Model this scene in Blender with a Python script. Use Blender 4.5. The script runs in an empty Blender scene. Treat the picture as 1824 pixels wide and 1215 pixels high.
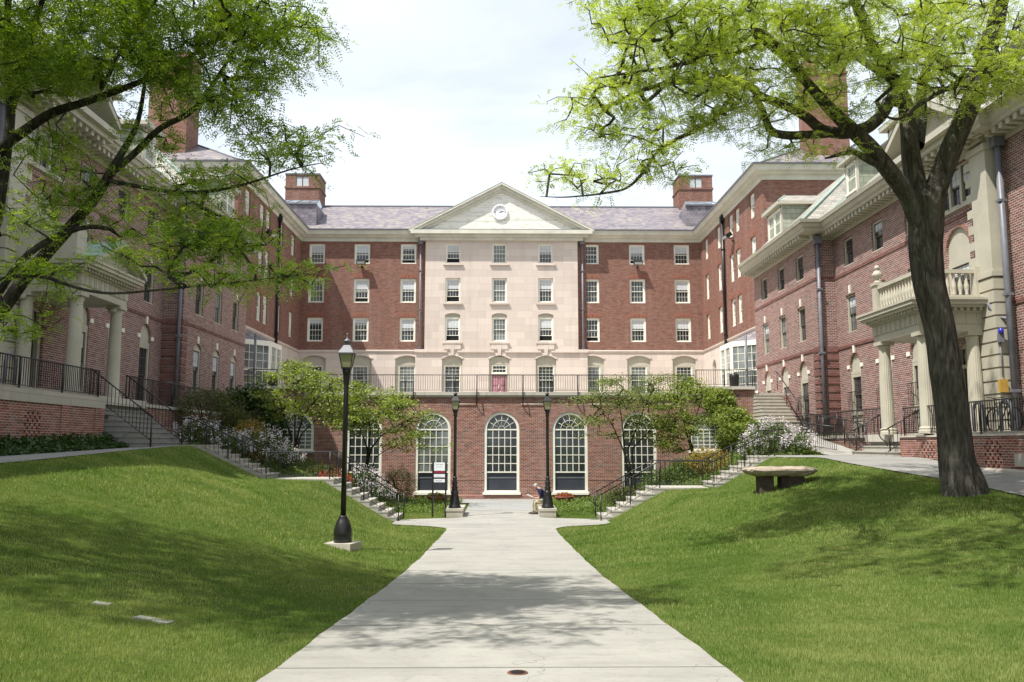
import bpy, math, random
import numpy as np
from mathutils import Vector, Matrix
# ------------------------------------------------------------------ camera, sky, sun
SC = bpy.context.scene
COL = SC.collection
R = math.radians
EYE = Vector((0, 0, 2.65))
F = 1500.0
PITCH = math.atan(184.5/F)
YAW = math.atan(19/F*math.cos(PITCH))
cam = bpy.data.cameras.new("camera")
camo = bpy.data.objects.new("camera", cam)
COL.objects.link(camo)
camo.location = EYE
camo.rotation_euler = (math.pi/2+PITCH, 0, -YAW)
cam.sensor_width = 36
cam.lens = 36*F/1824
cam.clip_start = .05
cam.clip_end = 3000
SC.camera = camo

SUN_DIR = Vector((1.0, .75, -2.12)).normalized()      # the way the light travels
SUN_EL = math.asin(-SUN_DIR.z)
SUN_AZ = math.atan2(-SUN_DIR.x, -SUN_DIR.y)
W = bpy.data.worlds.new("World")
SC.world = W
W.use_nodes = True
wt = W.node_tree
for n in list(wt.nodes): wt.nodes.remove(n)
def wn(t, **k):
    n = wt.nodes.new(t)
    for a, b in k.items(): setattr(n, a, b)
    return n
wo = wn('ShaderNodeOutputWorld'); wb = wn('ShaderNodeBackground')
sky = wn('ShaderNodeTexSky', sky_type='NISHITA', sun_disc=False, sun_elevation=SUN_EL, sun_rotation=SUN_AZ)
tc = wn('ShaderNodeTexCoord')
mp = wn('ShaderNodeMapping'); mp.inputs['Scale'].default_value = (1.2, 1.2, 3.2)
no = wn('ShaderNodeTexNoise'); no.inputs['Scale'].default_value = 1.6; no.inputs['Detail'].default_value = 6; no.inputs['Roughness'].default_value = .55
no.inputs['Distortion'].default_value = .5
mr = wn('ShaderNodeMapRange'); mr.inputs['From Min'].default_value = .3; mr.inputs['From Max'].default_value = .66
mr.inputs['To Min'].default_value = .52; mr.inputs['To Max'].default_value = .98
mx = wn('ShaderNodeMix', data_type='RGBA')
mx.inputs['B'].default_value = (7.75, 8.25, 8.8, 1)
wt.links.new(tc.outputs['Generated'], mp.inputs['Vector']); wt.links.new(mp.outputs[0], no.inputs['Vector'])
wt.links.new(no.outputs['Fac'], mr.inputs['Value']); wt.links.new(mr.outputs[0], mx.inputs['Factor'])
wt.links.new(sky.outputs[0], mx.inputs['A']); wt.links.new(mx.outputs['Result'], wb.inputs['Color'])
wb.inputs['Strength'].default_value = .108
wt.links.new(wb.outputs[0], wo.inputs[0])
sl = bpy.data.lights.new("sun", 'SUN'); sl.energy = 5.0; sl.angle = R(.55); sl.color = (1, .95, .87)
so = bpy.data.objects.new("sun", sl); COL.objects.link(so)
so.rotation_euler = SUN_DIR.to_track_quat('-Z', 'Y').to_euler()
so.location = (-20, -10, 50)
SC.view_settings.view_transform = 'Standard'; SC.view_settings.look = 'None'
SC.view_settings.exposure = 0.5; SC.view_settings.gamma = 1
SC.cycles.max_bounces = 6; SC.cycles.transparent_max_bounces = 6
SC.cycles.diffuse_bounces = 3; SC.cycles.glossy_bounces = 2; SC.cycles.transmission_bounces = 3

_fw = Vector((math.sin(YAW)*math.cos(PITCH), math.cos(YAW)*math.cos(PITCH), math.sin(PITCH)))
_rt = Vector((math.cos(YAW), -math.sin(YAW), 0)); _up = _rt.cross(_fw)
def at(px, py, Y):
    d = _fw*F + _rt*(px-912) - _up*(py-607.5)
    return EYE + d*(Y/d.y)

# ------------------------------------------------------------------ helpers
random.seed(11); RNG = np.random.default_rng(7)
def tag(o, label=None, cat=None, group=None, kind=None):
    if label: o['label'] = label
    if cat: o['category'] = cat
    if group: o['group'] = group
    if kind: o['kind'] = kind
    return o
def thing(name, label, cat, loc=(0,0,0), group=None):
    o = bpy.data.objects.new(name, None); COL.objects.link(o)
    o.location = loc; o.empty_display_size = .2
    return tag(o, label, cat, group)
def link(name, me, parent=None):
    o = bpy.data.objects.new(name, me); COL.objects.link(o)
    if parent: 
        o.parent = parent
        bpy.context.view_layer.update() if False else None
        o.matrix_parent_inverse = Matrix.Translation(-Vector(wloc(parent)))
    return o
def wloc(o):
    v = Vector(o.location)
    return v
def uvbox(me):
    uv = me.uv_layers.new(name='UVMap').data
    n = len(me.loops)
    if n == 0: return
    co = np.empty(len(me.vertices)*3, 'f'); me.vertices.foreach_get('co', co); co = co.reshape(-1, 3)
    vi = np.empty(n, 'i'); me.loops.foreach_get('vertex_index', vi)
    nf = len(me.polygons)
    nr = np.empty(nf*3, 'f'); me.polygons.foreach_get('normal', nr); nr = nr.reshape(-1, 3)
    lt = np.empty(nf, 'i'); me.polygons.foreach_get('loop_total', lt)
    N = np.repeat(nr, lt, axis=0)
    h = np.stack([-N[:, 1], N[:, 0], np.zeros(n)], 1)
    l = np.linalg.norm(h, axis=1)
    h[l < .02] = (1, 0, 0); l[l < .02] = 1
    h /= l[:, None]
    # keep a common sense of direction so opposite walls do not mirror
    sg = np.where(np.abs(h[:, 0]) > np.abs(h[:, 1]), np.sign(h[:, 0]), np.sign(h[:, 1])); sg[sg == 0] = 1
    h *= sg[:, None]
    b = np.cross(N, h); b *= np.where(b[:, 2] < 0, -1, 1)[:, None]
    P = co[vi]
    out = np.stack([(P*h).sum(1), (P*b).sum(1)], 1).astype('f')
    uv.foreach_set('uv', out.ravel())
class MB:
    def __init__(s, M=None): s.v = []; s.f = []; s.mi = []; s.M = M or Matrix(); s.k = 0; s.sm = []
    def add(s, vs, fs, smooth=False):
        b = len(s.v); M = s.M
        s.v += [tuple(M @ Vector(p)) for p in vs]
        s.f += [tuple(b+i for i in f) for f in fs]; s.mi += [s.k]*len(fs); s.sm += [smooth]*len(fs)
    def quad(s, a, b, c, d): s.add([a, b, c, d], [(0, 1, 2, 3)])
    def box(s, x0, x1, y0, y1, z0, z1):
        s.add([(x0,y0,z0),(x1,y0,z0),(x1,y1,z0),(x0,y1,z0),(x0,y0,z1),(x1,y0,z1),(x1,y1,z1),(x0,y1,z1)],
              [(0,3,2,1),(4,5,6,7),(0,1,5,4),(1,2,6,5),(2,3,7,6),(3,0,4,7)])
    def lathe(s, c, prof, n=20, smooth=True):
        vs = []; fs = []
        for r, z in prof:
            for i in range(n):
                a = 2*math.pi*i/n; vs.append((c[0]+r*math.cos(a), c[1]+r*math.sin(a), c[2]+z))
        m = len(prof)
        for j in range(m-1):
            for i in range(n):
                k = (i+1) % n; fs.append((j*n+i, j*n+k, (j+1)*n+k, (j+1)*n+i))
        fs.append(tuple(range(n-1, -1, -1))); fs.append(tuple((m-1)*n+i for i in range(n)))
        s.add(vs, fs, smooth)
    def tube(s, pts, r, n=6, smooth=True, cap=True):
        pts = [Vector(p) for p in pts]; vs = []; fs = []; m = len(pts)
        rr = r if hasattr(r, '__len__') else [r]*m
        up = Vector((0, 0, 1)); pa = None
        for j, p in enumerate(pts):
            d = (pts[min(j+1, m-1)]-pts[max(j-1, 0)]).normalized()
            if pa is None: pa = d.cross(up if abs(d.z) < .9 else Vector((1, 0, 0))).normalized()
            else: pa = (pa - d*pa.dot(d)).normalized()
            b = d.cross(pa)
            for i in range(n):
                a = 2*math.pi*i/n + (math.pi/4 if n == 4 else 0)
                vs.append(p + (pa*math.cos(a)+b*math.sin(a))*rr[j])
        for j in range(m-1):
            for i in range(n):
                k = (i+1) % n; fs.append((j*n+i, j*n+k, (j+1)*n+k, (j+1)*n+i))
        if cap: fs.append(tuple(range(n-1, -1, -1))); fs.append(tuple((m-1)*n+i for i in range(n)))
        s.add(vs, fs, smooth)
    def prism(s, poly, M2, h):
        """poly in x,z ; extruded along local y by h, placed with M2"""
        n = len(poly)
        vs = [M2 @ Vector((x, 0, z)) for x, z in poly] + [M2 @ Vector((x, h, z)) for x, z in poly]
        fs = [tuple(range(n)), tuple(range(2*n-1, n-1, -1))] + [(i, i+n, (i+1) % n+n, (i+1) % n) for i in range(n)]
        s.add(vs, fs)
    def mesh(s, name, mats):
        me = bpy.data.meshes.new(name); me.from_pydata(s.v, [], s.f)
        for m in (mats if isinstance(mats, (list, tuple)) else [mats]): me.materials.append(m)
        me.polygons.foreach_set('material_index', s.mi)
        me.polygons.foreach_set('use_smooth', s.sm)
        me.update(); uvbox(me)
        return me
    def build(s, name, mats, parent=None, **t):
        return tag(link(name, s.mesh(name, mats), parent), **t)

def build_split(mb, name, mat, parent, gap=.04):
    """one object per separate piece of the builder's mesh (pieces nearer than gap stay together)"""
    n = len(mb.v); par = list(range(n))
    def fd(a):
        while par[a] != a: par[a] = par[par[a]]; a = par[a]
        return a
    for f in mb.f:
        for q in f[1:]: par[fd(q)] = fd(f[0])
    isl = {}
    for i, f in enumerate(mb.f): isl.setdefault(fd(f[0]), []).append(i)
    bb = []
    for fs in isl.values():
        P = np.array([mb.v[q] for i in fs for q in mb.f[i]]); bb.append([P.min(0)-gap/2, P.max(0)+gap/2, fs])
    ch = True
    while ch:
        ch = False; out = []
        for b in bb:
            for o in out:
                if np.all(b[0] <= o[1]) and np.all(o[0] <= b[1]):
                    o[0] = np.minimum(o[0], b[0]); o[1] = np.maximum(o[1], b[1]); o[2] = o[2]+b[2]; ch = True; break
            else: out.append(b)
        bb = out
    for _, _, fs in bb:
        m = MB(); mp_ = {}
        for i in fs:
            g = []
            for q in mb.f[i]:
                if q not in mp_: mp_[q] = len(m.v); m.v.append(mb.v[q])
                g.append(mp_[q])
            m.f.append(tuple(g)); m.mi.append(mb.mi[i]); m.sm.append(mb.sm[i])
        m.build(name, mat, parent)
# ------------------------------------------------------------------ materials
def newmat(name, rough=.8, spec=.3):
    m = bpy.data.materials.new(name); m.use_nodes = True; nt = m.node_tree
    b = nt.nodes['Principled BSDF']; b.inputs['Roughness'].default_value = rough
    b.inputs['Specular IOR Level'].default_value = spec
    return m, nt, b
def N(nt, t, ins=None, **k):
    n = nt.nodes.new(t)
    for a, b in k.items(): setattr(n, a, b)
    for a, b in (ins or {}).items():
        if hasattr(b, 'is_linked') or isinstance(b, bpy.types.NodeSocket): nt.links.new(b, n.inputs[a])
        else: n.inputs[a].default_value = b
    return n
def col4(c): return (c[0], c[1], c[2], 1)
def noise(nt, vec, scale, detail=4, rough=.55, dist=0):
    return N(nt, 'ShaderNodeTexNoise', {'Vector': vec, 'Scale': scale, 'Detail': detail, 'Roughness': rough, 'Distortion': dist}).outputs['Fac']
def ramp(nt, fac, stops):
    r = N(nt, 'ShaderNodeValToRGB', {'Fac': fac}); e = r.color_ramp.elements
    while len(e) > 1: e.remove(e[0])
    e[0].position = stops[0][0]; e[0].color = col4(stops[0][1])
    for p, c in stops[1:]:
        q = e.new(p); q.color = col4(c)
    return r.outputs['Color']
def mixc(nt, a, b, f, mode='MIX'):
    m = nt.nodes.new('ShaderNodeMix'); m.data_type = 'RGBA'; m.blend_type = mode
    for s, v in (('A', a), ('B', b), ('Factor', f)):
        if isinstance(v, bpy.types.NodeSocket): nt.links.new(v, m.inputs[s])
        elif s == 'Factor': m.inputs[s].default_value = v
        else: m.inputs[s].default_value = col4(v)
    return m.outputs['Result']
def bump(nt, b, h, strength=.4, dist=.02):
    bp = N(nt, 'ShaderNodeBump', {'Height': h, 'Strength': strength, 'Distance': dist})
    nt.links.new(bp.outputs[0], b.inputs['Normal'])
def gpos(nt): return N(nt, 'ShaderNodeNewGeometry').outputs['Position']
def plain(name, c, rough=.6, spec=.35, var=.12, scale=3., metal=0, bmp=0):
    m, nt, b = newmat(name, rough, spec); p = gpos(nt)
    f = noise(nt, p, scale, 5, .6)
    lo = tuple(x*(1-var) for x in c); hi = tuple(min(1, x*(1+var)) for x in c)
    nt.links.new(ramp(nt, f, [(.3, lo), (.7, hi)]), b.inputs['Base Color'])
    b.inputs['Metallic'].default_value = metal
    if bmp: bump(nt, b, noise(nt, p, scale*8, 4), bmp, .01)
    return m
def brickmat(name, c1, c2, mortar, bw=.203, bh=.0677, ms=.009, grime=.25, dark=None, off=.5, dirt=(.18,.13,.11)):
    m, nt, b = newmat(name, .88, .2)
    uv = N(nt, 'ShaderNodeTexCoord').outputs['UV']; p = gpos(nt)
    bt = N(nt, 'ShaderNodeTexBrick', {'Vector': uv, 'Color1': col4(c1), 'Color2': col4(c2), 'Mortar': col4(mortar), 'Scale': 1.0,
        'Mortar Size': ms, 'Mortar Smooth': .15, 'Bias': 0., 'Brick Width': bw, 'Row Height': bh}, offset=off, offset_frequency=2, squash=1)
    c = bt.outputs['Color']
    # individually fired bricks: cell noise on the brick grid
    sc = N(nt, 'ShaderNodeVectorMath', {0: uv, 1: (1/bw, 1/bh, 1)}, operation='MULTIPLY').outputs[0]
    fl = N(nt, 'ShaderNodeVectorMath', {0: sc}, operation='FLOOR').outputs[0]
    wn_ = N(nt, 'ShaderNodeTexWhiteNoise', {'Vector': fl}, noise_dimensions='2D').outputs['Value']
    dk = dark or tuple(x*.45 for x in c1)
    br = mixc(nt, c, dk, N(nt, 'ShaderNodeMapRange', {'Value': wn_, 'From Min': .72, 'From Max': .95, 'To Min': 0, 'To Max': .8}).outputs[0])
    br = mixc(nt, br, c, bt.outputs['Fac'])
    sp_ = noise(nt, N(nt, 'ShaderNodeVectorMath', {0: uv, 1: (2.2, 7.5, 1)}, operation='MULTIPLY').outputs[0], 1.0, 3, .7)
    br = mixc(nt, br, tuple(x*.4 for x in c1), N(nt, 'ShaderNodeMapRange', {'Value': sp_, 'From Min': .49, 'From Max': .68, 'To Min': 0, 'To Max': .5}).outputs[0])
    br = mixc(nt, br, mortar, N(nt, 'ShaderNodeMapRange', {'Value': sp_, 'From Min': .48, 'From Max': .3, 'To Min': 0, 'To Max': .3}).outputs[0])
    g = noise(nt, p, .35, 6, .62, .4)
    gf = N(nt, 'ShaderNodeMapRange', {'Value': g, 'From Min': .42, 'From Max': .72, 'To Min': 0, 'To Max': grime}).outputs[0]
    c = mixc(nt, br, dirt, gf)
    st = N(nt, 'ShaderNodeVectorMath', {0: p, 1: (1.6, 1.6, .12)}, operation='MULTIPLY').outputs[0]
    s2 = noise(nt, st, 1.0, 5, .6)
    sf = N(nt, 'ShaderNodeMapRange', {'Value': s2, 'From Min': .5, 'From Max': .8, 'To Min': 0, 'To Max': grime*.9}).outputs[0]
    c = mixc(nt, c, (.42, .36, .33), sf)
    nt.links.new(c, b.inputs['Base Color'])
    hh = N(nt, 'ShaderNodeMath', {0: 1.0, 1: bt.outputs['Fac']}, operation='SUBTRACT').outputs[0]
    bump(nt, b, hh, .5, .008)
    return m
def ashlar(name, c1, c2, joint, bw=1.15, bh=.52, ms=.006, stain=.3):
    m, nt, b = newmat(name, .85, .25)
    uv = N(nt, 'ShaderNodeTexCoord').outputs['UV']; p = gpos(nt)
    bt = N(nt, 'ShaderNodeTexBrick', {'Vector': uv, 'Color1': col4(c1), 'Color2': col4(c2), 'Mortar': col4(joint), 'Scale': 1.0,
        'Mortar Size': ms, 'Mortar Smooth': .1, 'Bias': 0., 'Brick Width': bw, 'Row Height': bh}, offset=.5, offset_frequency=2, squash=1.35, squash_frequency=3)
    f = noise(nt, p, 5, 6, .65)
    c = mixc(nt, bt.outputs['Color'], (.62, .55, .48), N(nt, 'ShaderNodeMath', {0: f, 1: .22}, operation='MULTIPLY').outputs[0])
    st = N(nt, 'ShaderNodeVectorMath', {0: p, 1: (2.2, 2.2, .25)}, operation='MULTIPLY').outputs[0]
    s2 = noise(nt, st, 1.1, 6, .65)
    sf = N(nt, 'ShaderNodeMapRange', {'Value': s2, 'From Min': .5, 'From Max': .8, 'To Min': 0, 'To Max': stain}).outputs[0]
    c = mixc(nt, c, (.3, .27, .23), sf)
    nt.links.new(c, b.inputs['Base Color']); bump(nt, b, f, .15, .01)
    return m
M = {}
M['brick'] = brickmat('hall brick', (.24, .098, .07), (.175, .068, .052), (.33, .25, .2), ms=.006, grime=.3)
M['wallbrick'] = brickmat('terrace wall brick', (.28, .085, .06), (.18, .058, .045), (.44, .36, .3), ms=.009, grime=.25, dark=(.06,.045,.06))
M['wingbrick'] = brickmat('wing brick', (.24, .085, .07), (.16, .062, .055), (.46, .40, .36), ms=.012, bh=.0762, grime=.2, dark=(.07,.05,.055))
M['quoinbrick'] = brickmat('quoin brick', (.19, .07, .058), (.13, .05, .045), (.3, .2, .18), ms=.008, bh=.0762, grime=.2)
M['archbrick'] = brickmat('arch brick', (.27, .085, .062), (.2, .065, .05), (.42, .32, .27), bw=.068, bh=.068, ms=.008, grime=.2)
M['lintel'] = brickmat('lintel brick', (.26, .09, .055), (.21, .072, .048), (.34, .22, .17), bw=.068, bh=.3, ms=.006, grime=.15)
M['stone'] = ashlar('pale limestone ashlar', (.65, .565, .505), (.54, .465, .415), (.40, .34, .295))
M['cream'] = plain('cream paint', (.43, .405, .33), .6, .3, .1, 1.3)
M['white'] = plain('off white paint', (.78, .76, .67), .55, .3, .07, 2.)
M['trim'] = plain('weathered white timber trim', (.58, .57, .49), .6, .3, .13, 1.2)
M['cap'] = ashlar('granite coping', (.5, .47, .42), (.42, .4, .35), (.2, .18, .15), bw=1.5, bh=2, ms=.01, stain=.6)
M['concrete_old'] = ashlar('stained concrete', (.42, .39, .33), (.36, .34, .29), (.2, .19, .17), bw=3.1, bh=2, ms=.008, stain=.75)
def slate(name, cols, bw=.3, bh=.2):
    m, nt, b = newmat(name, .55, .4)
    uv = N(nt, 'ShaderNodeTexCoord').outputs['UV']; p = gpos(nt)
    bt = N(nt, 'ShaderNodeTexBrick', {'Vector': uv, 'Color1': (0,0,0,1), 'Color2': (1,1,1,1), 'Mortar': (0,0,0,1), 'Scale': 1.0,
        'Mortar Size': .008, 'Brick Width': bw, 'Row Height': bh}, offset=.5)
    f = noise(nt, p, .9, 6, .6, .6)
    fl = N(nt, 'ShaderNodeVectorMath', {0: N(nt, 'ShaderNodeVectorMath', {0: uv, 1: (1/bw, 1/bh, 1)}, operation='MULTIPLY').outputs[0]}, operation='FLOOR').outputs[0]
    w = N(nt, 'ShaderNodeTexWhiteNoise', {'Vector': fl}, noise_dimensions='2D').outputs['Value']
    mm = N(nt, 'ShaderNodeMath', {0: w, 1: .42}, operation='MULTIPLY').outputs[0]
    ff = N(nt, 'ShaderNodeMath', {0: f, 1: mm}, operation='ADD').outputs[0]
    c = ramp(nt, ff, cols)
    c = mixc(nt, c, tuple(x*.45 for x in cols[0][1]), bt.outputs['Fac'])
    nt.links.new(c, b.inputs['Base Color'])
    bump(nt, b, w, .35, .01)
    return m
M['slate'] = slate('purple grey slate', [(.35, (.13,.11,.13)), (.6, (.175,.155,.185)), (.78, (.225,.205,.21)), (.95, (.31,.27,.24))])
M['greenslate'] = slate('pale green slate', [(.35, (.2,.195,.17)), (.6, (.28,.275,.245)), (.8, (.35,.33,.29)), (.95, (.42,.37,.32))])
M['shingle'] = slate('grey green slate cladding', [(.35, (.17,.2,.16)), (.65, (.26,.29,.22)), (.95, (.36,.38,.3))], .5, .26)
M['darkslate'] = slate('dark purple slate', [(.35, (.1,.09,.11)), (.6, (.17,.15,.18)), (.95, (.26,.24,.26))], .3, .2)
M['copper'] = plain('green copper', (.28, .38, .33), .6, .3, .2, 3)
M['iron'] = plain('black painted iron', (.012, .012, .013), .38, .5, .3, 9)
M['lead'] = plain('grey blue lead pipe', (.14, .145, .17), .45, .5, .2, 3)
M['pink'] = plain('faded pink door paint', (.40, .2, .23), .5, .4, .1, 2)
M['darkdoor'] = plain('black green door paint', (.018, .022, .02), .4, .5, .2, 3)
M['blind'] = plain('white roller blind', (.5, .53, .55), .8, .2, .08, 1.5)
M['navyblind'] = plain('lowered dark blind', (.035, .04, .055), .45, .5, .25, .8)
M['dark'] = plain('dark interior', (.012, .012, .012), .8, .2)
M['yellow'] = plain('yellow plastic', (.4, .25, .05), .5, .4)
M['blue'] = plain('blue lens', (.03, .03, .4), .3, .5)
M['burgundy'] = plain('crimson sign band', (.22, .015, .04), .5, .4)
M['signwhite'] = plain('white sign enamel', (.68, .7, .74), .45, .4, .03)
M['ink'] = plain('grey lettering', (.12, .12, .14), .6, .3)
M['sash'] = plain('brown grey sash paint', (.10, .075, .065), .6, .3, .2)
M['clay'] = plain('terracotta', (.27, .10, .075), .7, .3, .2, 6)
def glassmat(name, c, rough=.04, spec=.55, wob=.02):
    m, nt, b = newmat(name, rough, spec); p = gpos(nt)
    f = noise(nt, p, .8, 3)
    nt.links.new(ramp(nt, f, [(.35, tuple(x*.5 for x in c)), (.7, tuple(x*1.6 for x in c))]), b.inputs['Base Color'])
    bump(nt, b, noise(nt, p, 1.7, 2), wob, .05)
    return m
M['glass'] = glassmat('window glass', (.035, .042, .045))
M['glassgrey'] = glassmat('window glass over grey curtain', (.15, .17, .165), wob=.02)
M['skyglass'] = glassmat('skylight glass', (.3, .42, .5), .08, .7)
def lampglass():
    m, nt, b = newmat('frosted lamp glass', .35, .5)
    p = gpos(nt)
    nt.links.new(ramp(nt, noise(nt, p, 2, 3), [(.3, (.3, .3, .15)), (.7, (.42, .42, .26))]), b.inputs['Base Color'])
    b.inputs['Transmission Weight'].default_value = .3
    return m
M['lampglass'] = lampglass()
def concrete(name, a, c, joint=(2.2, 50), jx=None):
    m, nt, b = newmat(name, .9, .2); p = gpos(nt)
    uv = N(nt, 'ShaderNodeSeparateXYZ', {0: p})
    f = noise(nt, p, .7, 8, .68, .3); g = noise(nt, p, 14, 6, .7); s = noise(nt, p, 90, 3, .6)
    cc = ramp(nt, f, [(.3, a), (.7, c)])
    cc = mixc(nt, cc, tuple(x*.62 for x in a), N(nt, 'ShaderNodeMapRange', {'Value': g, 'From Min': .5, 'From Max': .85, 'To Min': 0, 'To Max': .45}).outputs[0])
    cc = mixc(nt, cc, tuple(min(1, x*1.3) for x in c), N(nt, 'ShaderNodeMapRange', {'Value': s, 'From Min': .55, 'From Max': .8, 'To Min': 0, 'To Max': .5}).outputs[0])
    vo = N(nt, 'ShaderNodeTexVoronoi', {'Vector': p, 'Scale': .9}, feature='DISTANCE_TO_EDGE')
    ye = N(nt, 'ShaderNodeVectorMath', {0: p, 1: (0.15, 1, 0)}, operation='MULTIPLY').outputs[0]
    strk = noise(nt, ye, 3.2, 5, .7)
    cc = mixc(nt, cc, tuple(x*.7 for x in a), N(nt, 'ShaderNodeMapRange', {'Value': strk, 'From Min': .5, 'From Max': .75, 'To Min': 0, 'To Max': .5}).outputs[0])
    # fine cracks and damp blotches
    vc = N(nt, 'ShaderNodeTexVoronoi', {'Vector': N(nt, 'ShaderNodeVectorMath', {0: p, 1: N(nt, 'ShaderNodeTexNoise', {'Vector': p, 'Scale': 3.0}).outputs['Color']}, operation='ADD').outputs[0], 'Scale': .33}, feature='DISTANCE_TO_EDGE').outputs['Distance']
    cr_ = N(nt, 'ShaderNodeMath', {0: vc, 1: .0022}, operation='LESS_THAN').outputs[0]
    cc = mixc(nt, cc, tuple(x*.4 for x in a), N(nt, 'ShaderNodeMath', {0: cr_, 1: .55}, operation='MULTIPLY').outputs[0])
    bl_ = noise(nt, p, 1.7, 6, .7, 1.0)
    cc = mixc(nt, cc, tuple(x*.66 for x in a), N(nt, 'ShaderNodeMapRange', {'Value': bl_, 'From Min': .55, 'From Max': .72, 'To Min': 0, 'To Max': .38}).outputs[0])
    # scored joints across the slab
    q = N(nt, 'ShaderNodeMath', {0: uv.outputs['Y'], 1: joint[0]}, operation='DIVIDE').outputs[0]
    fr = N(nt, 'ShaderNodeMath', {0: q}, operation='FRACT').outputs[0]
    pp = N(nt, 'ShaderNodeMath', {0: fr, 1: .034/joint[0]}, operation='LESS_THAN').outputs[0]
    cc = mixc(nt, cc, tuple(x*.35 for x in a), N(nt, 'ShaderNodeMath', {0: pp, 1: .8}, operation='MULTIPLY').outputs[0])
    nt.links.new(cc, b.inputs['Base Color'])
    bump(nt, b, s, .25, .006)
    return m
M['path'] = concrete('path concrete', (.27, .262, .24), (.36, .35, .315))
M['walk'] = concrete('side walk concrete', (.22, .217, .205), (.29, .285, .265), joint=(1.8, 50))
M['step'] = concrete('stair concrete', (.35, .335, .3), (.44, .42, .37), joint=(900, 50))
M['flag'] = ashlar('blue grey flagstone', (.27, .285, .28), (.22, .235, .235), (.2, .2, .18), bw=.9, bh=.6, ms=.012, stain=.2)
def lawnmat():
    m, nt, b = newmat('lawn soil and thatch', .95, .1); p = gpos(nt)
    f = noise(nt, p, .55, 6, .65, .5); g = noise(nt, p, 22, 5, .7)
    c = ramp(nt, f, [(.28, (.055, .09, .014)), (.5, (.085, .125, .02)), (.72, (.13, .155, .04))])
    c = mixc(nt, c, (.02, .035, .006), N(nt, 'ShaderNodeMapRange', {'Value': g, 'From Min': .35, 'From Max': .7, 'To Min': .6, 'To Max': 0}).outputs[0])
    q = noise(nt, p, 1.3, 5, .6)
    c = mixc(nt, c, (.15, .11, .06), N(nt, 'ShaderNodeMapRange', {'Value': q, 'From Min': .68, 'From Max': .78, 'To Min': 0, 'To Max': .6}).outputs[0])
    nt.links.new(c, b.inputs['Base Color']); bump(nt, b, g, .8, .03)
    return m
M['lawn'] = lawnmat()
def leafmat(name, a, c, trans=.45, scale=1.2, tscale=1.25, rough=.5):
    m = bpy.data.materials.new(name); m.use_nodes = True; nt = m.node_tree
    b = nt.nodes['Principled BSDF']; b.inputs['Roughness'].default_value = rough; b.inputs['Specular IOR Level'].default_value = .35
    g = N(nt, 'ShaderNodeNewGeometry'); p = g.outputs['Position']
    f = noise(nt, p, scale, 4, .6)
    rp = N(nt, 'ShaderNodeMath', {0: g.outputs['Random Per Island'], 1: .45}, operation='MULTIPLY').outputs[0]
    ff = N(nt, 'ShaderNodeMath', {0: f, 1: rp}, operation='ADD').outputs[0]
    c_ = ramp(nt, ff, [(.45, a), (.95, c)])
    nt.links.new(c_, b.inputs['Base Color'])
    tr = N(nt, 'ShaderNodeBsdfTranslucent', {'Color': mixc(nt, c_, (1.0, 1.0, .35), 1.0, 'MULTIPLY')})
    white_ = 'lilac' in name
    mm = tr.inputs['Color'].links[0].from_node
    hs = N(nt, 'ShaderNodeHueSaturation', {'Color': c_ if white_ else mm.outputs['Result'], 'Value': tscale, 'Saturation': 1.05})
    nt.links.new(hs.outputs[0], tr.inputs['Color'])
    ms = N(nt, 'ShaderNodeMixShader', {0: trans, 1: b.outputs[0], 2: tr.outputs[0]})
    nt.links.new(ms.outputs[0], nt.nodes['Material Output'].inputs['Surface'])
    return m
M['grass'] = leafmat('grass blades', (.10, .17, .025), (.27, .34, .075), .35, .5)
def patchy(m):
    nt = m.node_tree; rp = [n for n in nt.nodes if n.type == 'VALTORGB'][0]; src = rp.inputs['Fac'].links[0].from_socket; p = gpos(nt)
    a = noise(nt, p, .42, 5, .6, .8); b = noise(nt, p, 2.6, 4, .65, .3); c = noise(nt, N(nt, 'ShaderNodeVectorMath', {0: p, 1: (1, .45, 1)}, operation='MULTIPLY').outputs[0], 9, 3, .6)
    s = N(nt, 'ShaderNodeMath', {0: a, 1: .62, 2: -.1}, operation='MULTIPLY_ADD').outputs[0]
    for x, w in ((b, .38), (c, .3), (src, .42)): s = N(nt, 'ShaderNodeMath', {0: x, 1: w, 2: s}, operation='MULTIPLY_ADD').outputs[0]
    nt.links.new(s, rp.inputs['Fac']); e = rp.color_ramp.elements
    e[0].position = .5; e[0].color = (.045, .095, .013, 1); e[1].position = 1.02; e[1].color = (.33, .375, .135, 1); q = e.new(.72); q.color = (.115, .213, .038, 1)
patchy(M['grass'])
M['locust'] = leafmat('young locust leaves', (.28, .38, .09), (.54, .62, .22), .45, .9, 1.25)
M['locust2'] = leafmat('green locust leaves', (.10, .20, .03), (.40, .50, .13), .5, 2.2, 1.3)
M['smallleaf'] = leafmat('small tree leaves', (.13, .19, .04), (.3, .36, .1), .4, 1.5)
M['paleleaf'] = leafmat('thin pale leaves', (.12, .17, .05), (.27, .31, .12), .4, 1.5)
M['vine'] = leafmat('bright vine leaves', (.34, .48, .06), (.6, .68, .14), .45, 1.5)
M['ivy'] = leafmat('dark ivy leaves', (.02, .05, .012), (.06, .11, .03), .3, 2.)
M['cover'] = leafmat('ground cover leaves', (.08, .14, .03), (.2, .27, .07), .4, 1.)
M['bush'] = leafmat('shrub leaves', (.05, .09, .02), (.12, .18, .045), .35, 2.)
M['olive'] = leafmat('olive shrub leaves', (.06, .08, .03), (.14, .15, .05), .35, 2.)
M['goldleaf'] = leafmat('gold and orange leaves', (.3, .13, .05), (.34, .33, .1), .4, 2.5)
M['lilac'] = leafmat('lilac blossom', (.6, .53, .58), (.86, .81, .83), .3, 3.)
M['azalea'] = leafmat('red azalea blossom', (.45, .03, .035), (.65, .12, .08), .3, 3.)
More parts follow.
